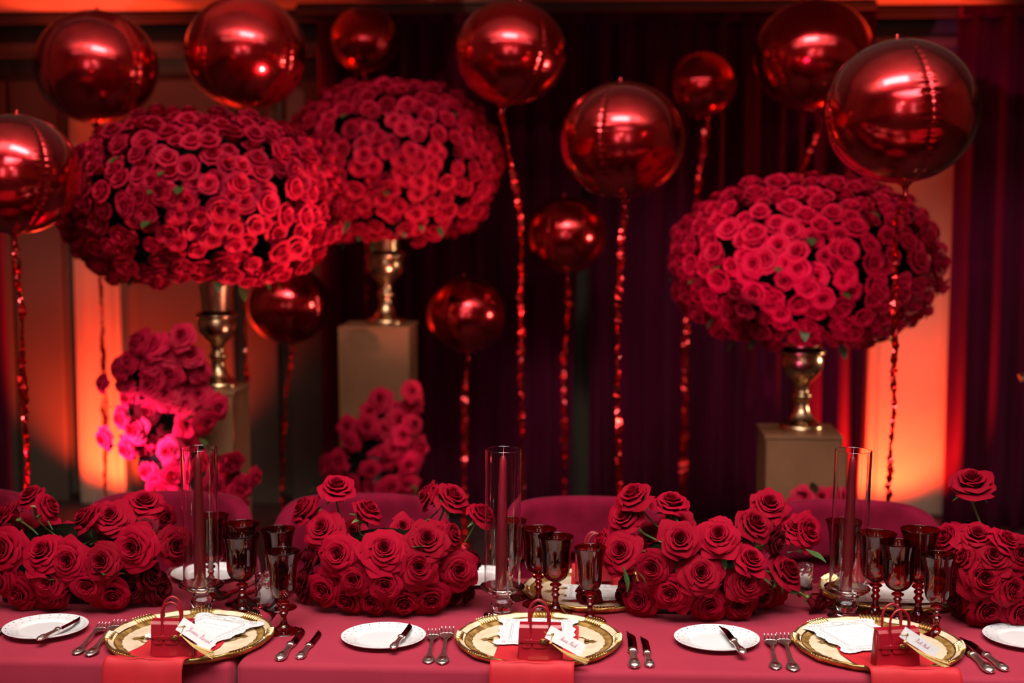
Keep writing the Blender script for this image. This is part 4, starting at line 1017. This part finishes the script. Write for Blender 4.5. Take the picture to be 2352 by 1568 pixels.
cutlery('f', (276, 1432), (203, 1503), TZ, 'inner fork touching the left rim of the left gold charger')
cutlery('f', (997, 1452), (983, 1520), TZ, 'shorter outer fork of the pair left of the centre charger')
cutlery('f', (1029, 1446), (1015, 1522), TZ, 'inner fork of the pair left of the centre charger')
cutlery('f', (1768, 1464), (1783, 1534), TZ, 'shorter outer fork of the pair left of the right charger')
cutlery('f', (1796, 1459), (1824, 1538), TZ, 'inner fork of the pair left of the right charger')
cutlery('k', (700, 1440), (641, 1514), TZ, 'longer knife with silver handle right of the left charger, nearest its rim')
cutlery('k', (738, 1446), (687, 1510), TZ, 'shorter knife with silver handle right of the left charger')
cutlery('k', (1448, 1450), (1458, 1531), TZ, 'longer knife with silver handle right of the centre charger, nearest its rim')
cutlery('k', (1478, 1460), (1493, 1529), TZ, 'shorter knife with silver handle right of the centre charger')
cutlery('k', (2176, 1450), (2276, 1543), TZ, 'longer knife with silver handle right of the right charger, nearest its rim')
cutlery('k', (2212, 1463), (2310, 1538), TZ, 'shorter knife with silver handle right of the right charger')
cutlery('k', (48, 1420), (-30, 1470), TZ, 'knife with dark blade tip entering at the left edge')
cutlery('k', (1835, 1362), (1862, 1326), TZ, 'far knife with silver handle beside the drooping dark rose')
cutlery('f', (360, 1340), (402, 1300), TZ, 'far fork left of the plate across the table')
cutlery('k', (512, 1366), (606, 1325), TZ, 'far knife behind the front left goblet')
cutlery('k', (545, 1370), (640, 1330), TZ, 'far knife nearer the crystal votive glass')

# ------------------------------------------------------------------ goblets
def make_goblet(kind):
    r = link('ruby_goblet', None)
    ft = [(0, 0), (.20, 0), (.212, .008), (.20, .018), (.12, .040), (.060, .085), (.040, .14), (.036, .19)]
    st = [(.036, .19), (.044, .215), (.058, .235), (.040, .258), (.036, .28), (.050, .300), (.052, .312), (.038, .335), (.060, .352), (.078, .368), (.060, .386), (.036, .400), (.042, .412)]
    if kind == 'a': bo = [(.042, .412), (.09, .428), (.145, .475), (.178, .55), (.188, .65), (.190, .75), (.198, .86), (.218, .955), (.232, 1.0), (.229, 1.003), (.212, .955), (.192, .86), (.184, .75), (.182, .65), (.172, .55), (.14, .482), (.085, .440), (0, .430)]
    else: bo = [(.042, .412), (.08, .425), (.125, .465), (.152, .54), (.160, .64), (.166, .76), (.178, .87), (.198, .955), (.212, 1.0), (.209, 1.003), (.193, .955), (.172, .87), (.160, .76), (.154, .64), (.146, .54), (.12, .472), (.075, .437), (0, .428)]
    H = 1.0
    put('foot', MB().lathe(interp(ft, 3), 36), M['ruby'], r)
    put('stem', MB().lathe(interp(st, 3), 28), M['ruby'], r)
    put('bowl', MB().lathe([(max(0, a), b) for a, b in interp(bo, 3)], 48), M['ruby'], r)
    return r
GA = make_goblet('a'); GB = make_goblet('b'); index_kids(); gused = set()
def goblet(px, rim_y, foot_y, kind, label):
    proto = GA if kind == 'a' else GB
    p = tbl(px, foot_y)
    o = copy_tree(proto) if kind in gused else proto
    gused.add(kind)
    # height so that the rim (upper back of ellipse) is at rim_y
    top = at_y(px, rim_y + 10, p.y)
    h = top.z - TZ
    o.location = p; o.scale = (h,) * 3
    return tag(o, label, 'goblet')
goblet(557, 1219, 1408, 'a', 'dark red goblet standing in front, between the left charger and the votive glass')
goblet(652, 1256, 1450, 'b', 'dark red goblet in front of the crystal votive, nearest the left knives')
goblet(558, 1193, 1385, 'a', 'dark red goblet directly behind the front left goblet')
goblet(642, 1205, 1395, 'b', 'dark red goblet behind the votive glass, against the second bouquet')
goblet(489, 1174, 1368, 'b', 'dark red goblet seen through the left candle cylinder')
goblet(1276, 1222, 1406, 'a', 'front middle goblet of the centre trio, behind the centre handbag')
goblet(1237, 1205, 1388, 'a', 'goblet just right of the centre candle cylinder, farther back')
goblet(1355, 1247, 1426, 'b', 'smaller dark red goblet beside the right-of-centre bouquet')
goblet(1172, 1185, 1372, 'b', 'dark red goblet seen through the centre candle cylinder')
goblet(2010, 1215, 1412, 'a', 'dark red goblet right beside the right candle cylinder')
goblet(2060, 1237, 1432, 'a', 'front dark red goblet in the middle of the right cluster')
goblet(2108, 1206, 1422, 'b', 'rear tall dark red goblet in the right cluster')
goblet(2150, 1264, 1462, 'b', 'nearest smaller goblet of the right cluster, beside the right-edge roses')
goblet(1935, 1187, 1392, 'b', 'dark red goblet seen through the right candle cylinder')

# ------------------------------------------------------------------ candle holders with glass chimneys and tapers
def make_holder(label):
    r = thing('glass_candle_holder', (0, 0, 0), label, 'candle holder')
    prof = [(0, 0), (.036, 0), (.039, .002), (.037, .004), (.022, .007), (.018, .011), (.018, .014), (.0205, .017), (.0235, .025), (.0205, .033), (.0175, .036), (.0165, .042), (.0165, .047), (.024, .050), (.040, .055), (.0465, .060), (.0475, .063), (.0455, .065), (.040, .064), (.034, .062), (.018, .061), (.0155, .060), (.0150, .052), (0, .051)]
    put('base', MB().lathe(prof, 48), M['crystal'], r, auto=40)
    H0, H1 = .0655, .352
    put('chimney', MB().lathe([(.0375, H0), (.0375, H0 + .0006), (.0375, H1 - .0012), (.0375, H1 - .0006), (.0372, H1), (.0364, H1), (.0361, H1 - .0006), (.0361, H1 - .0012), (.0361, H0 + .0006), (.0361, H0), (.0375, H0)], 96), M['clear'], r, auto=15)
    return r
def make_taper(label):
    r = thing('taper_candle', (0, 0, 0), label, 'candle')
    put('wax', MB().lathe(interp([(0, 0), (.0122, 0), (.0125, .004), (.0115, .10), (.0095, .20), (.0075, .268), (.0055, .282), (.002, .288), (0, .2885)], 3), 24), M['wax'], r)
    put('wick', MB().tube([(0, 0, .286), (.0004, 0, .296), (.001, 0, .304)], .0007, 6), M['wick'], r)
    return r
HP = [(464, 1408, 'clear glass candle holder and cylinder at the left, behind the left handbag', 'crimson taper candle inside the left glass cylinder'),
      (1153, 1413, 'clear glass candle holder and cylinder at the centre, beside the goblet trio', 'crimson taper candle inside the centre glass cylinder'),
      (1943, 1416, 'clear glass candle holder and cylinder at the right, behind the right menu card', 'crimson taper candle inside the right glass cylinder')]
h0 = make_holder(HP[0][2]); t0 = make_taper(HP[0][3])
for i, (px, py, la, lb) in enumerate(HP):
    p = tbl(px, py); hh_ = h0 if i == 0 else duplicate(h0, (0, 0, 0), la); tt_ = t0 if i == 0 else duplicate(t0, (0, 0, 0), lb)
    hh_.location = p; hh_.rotation_euler = (0, R((.2, .6, 1.2)[i]), 0)
    tt_.location = p + V((-.002, -.001, .0525)); tt_.rotation_euler = (0, R((.2, 1.0, 1.6)[i]), 0)

# ------------------------------------------------------------------ crystal votive
def votive(px, py, label, sc=1.0):
    p = tbl(px, py); r = thing('crystal_votive', p, label, 'votive glass'); r.scale = (sc,) * 3
    n = 16; rows = []
    levels = [(.0205, .0), (.0215, .002), (.0218, .010), (.0225, .022), (.0228, .034), (.0232, .046), (.0236, .058), (.0232, .066), (.0235, .0705)]
    for j, (r_, z) in enumerate(levels):
        rows.append([((r_ + (.0011 if (i + j) % 2 else -.0006) * (0 < j < 8)) * cos(2 * pi * (i + .5 * (j % 2)) / n), (r_ + (.0011 if (i + j) % 2 else -.0006) * (0 < j < 8)) * sin(2 * pi * (i + .5 * (j % 2)) / n), z) for i in range(n)])
    k = [[(q * cos(2 * pi * i / n), q * sin(2 * pi * i / n), z) for i in range(n)] for q, z in ((.0212, .0705), (.0200, .050), (.0190, .012), (.0001, .0105))]
    b = [[(.0001 * cos(2 * pi * i / n), .0001 * sin(2 * pi * i / n), 0) for i in range(n)]]
    put('glass', MB().grid(b + rows + k, n, len(b + rows + k), close_u=True), M['crystal'], r, smooth=False)
    put('candle', MB().lathe([(0, .0112), (.0170, .0112), (.0170, .038), (.015, .040), (0, .0395)], 24), M['wax_white'], r)
    put('wick', MB().tube([(0, 0, .039), (.001, 0, .046)], .0007, 6), M['dot'], r)
votive(612, 1392, 'cut crystal votive glass with white candle between the left goblets')
votive(1848, 1352, 'small crystal votive across the table behind the drooping dark rose', .8)

# small brass fixture at the right edge
p = at_y(2352, 862, 5.0)
r = thing('brass_stand', (p.x + .12, p.y, 0), 'brass arm of a stand poking in at the right edge before the dark curtain', 'stand')
put('pole', MB().tube([(0, 0, .02), (0, 0, p.z + .05)], .012, 12), M['brass'], r)
put('arm', MB().tube([(.0, 0, p.z + .05), (-.135, 0, p.z - .010)], .015, 12), M['brass'], r)
put('base', MB().lathe([(0, 0), (.13, 0), (.13, .012), (.02, .02), (0, .02)], 24), M['brass'], r)
print('OBJECTS', len(bpy.data.objects))
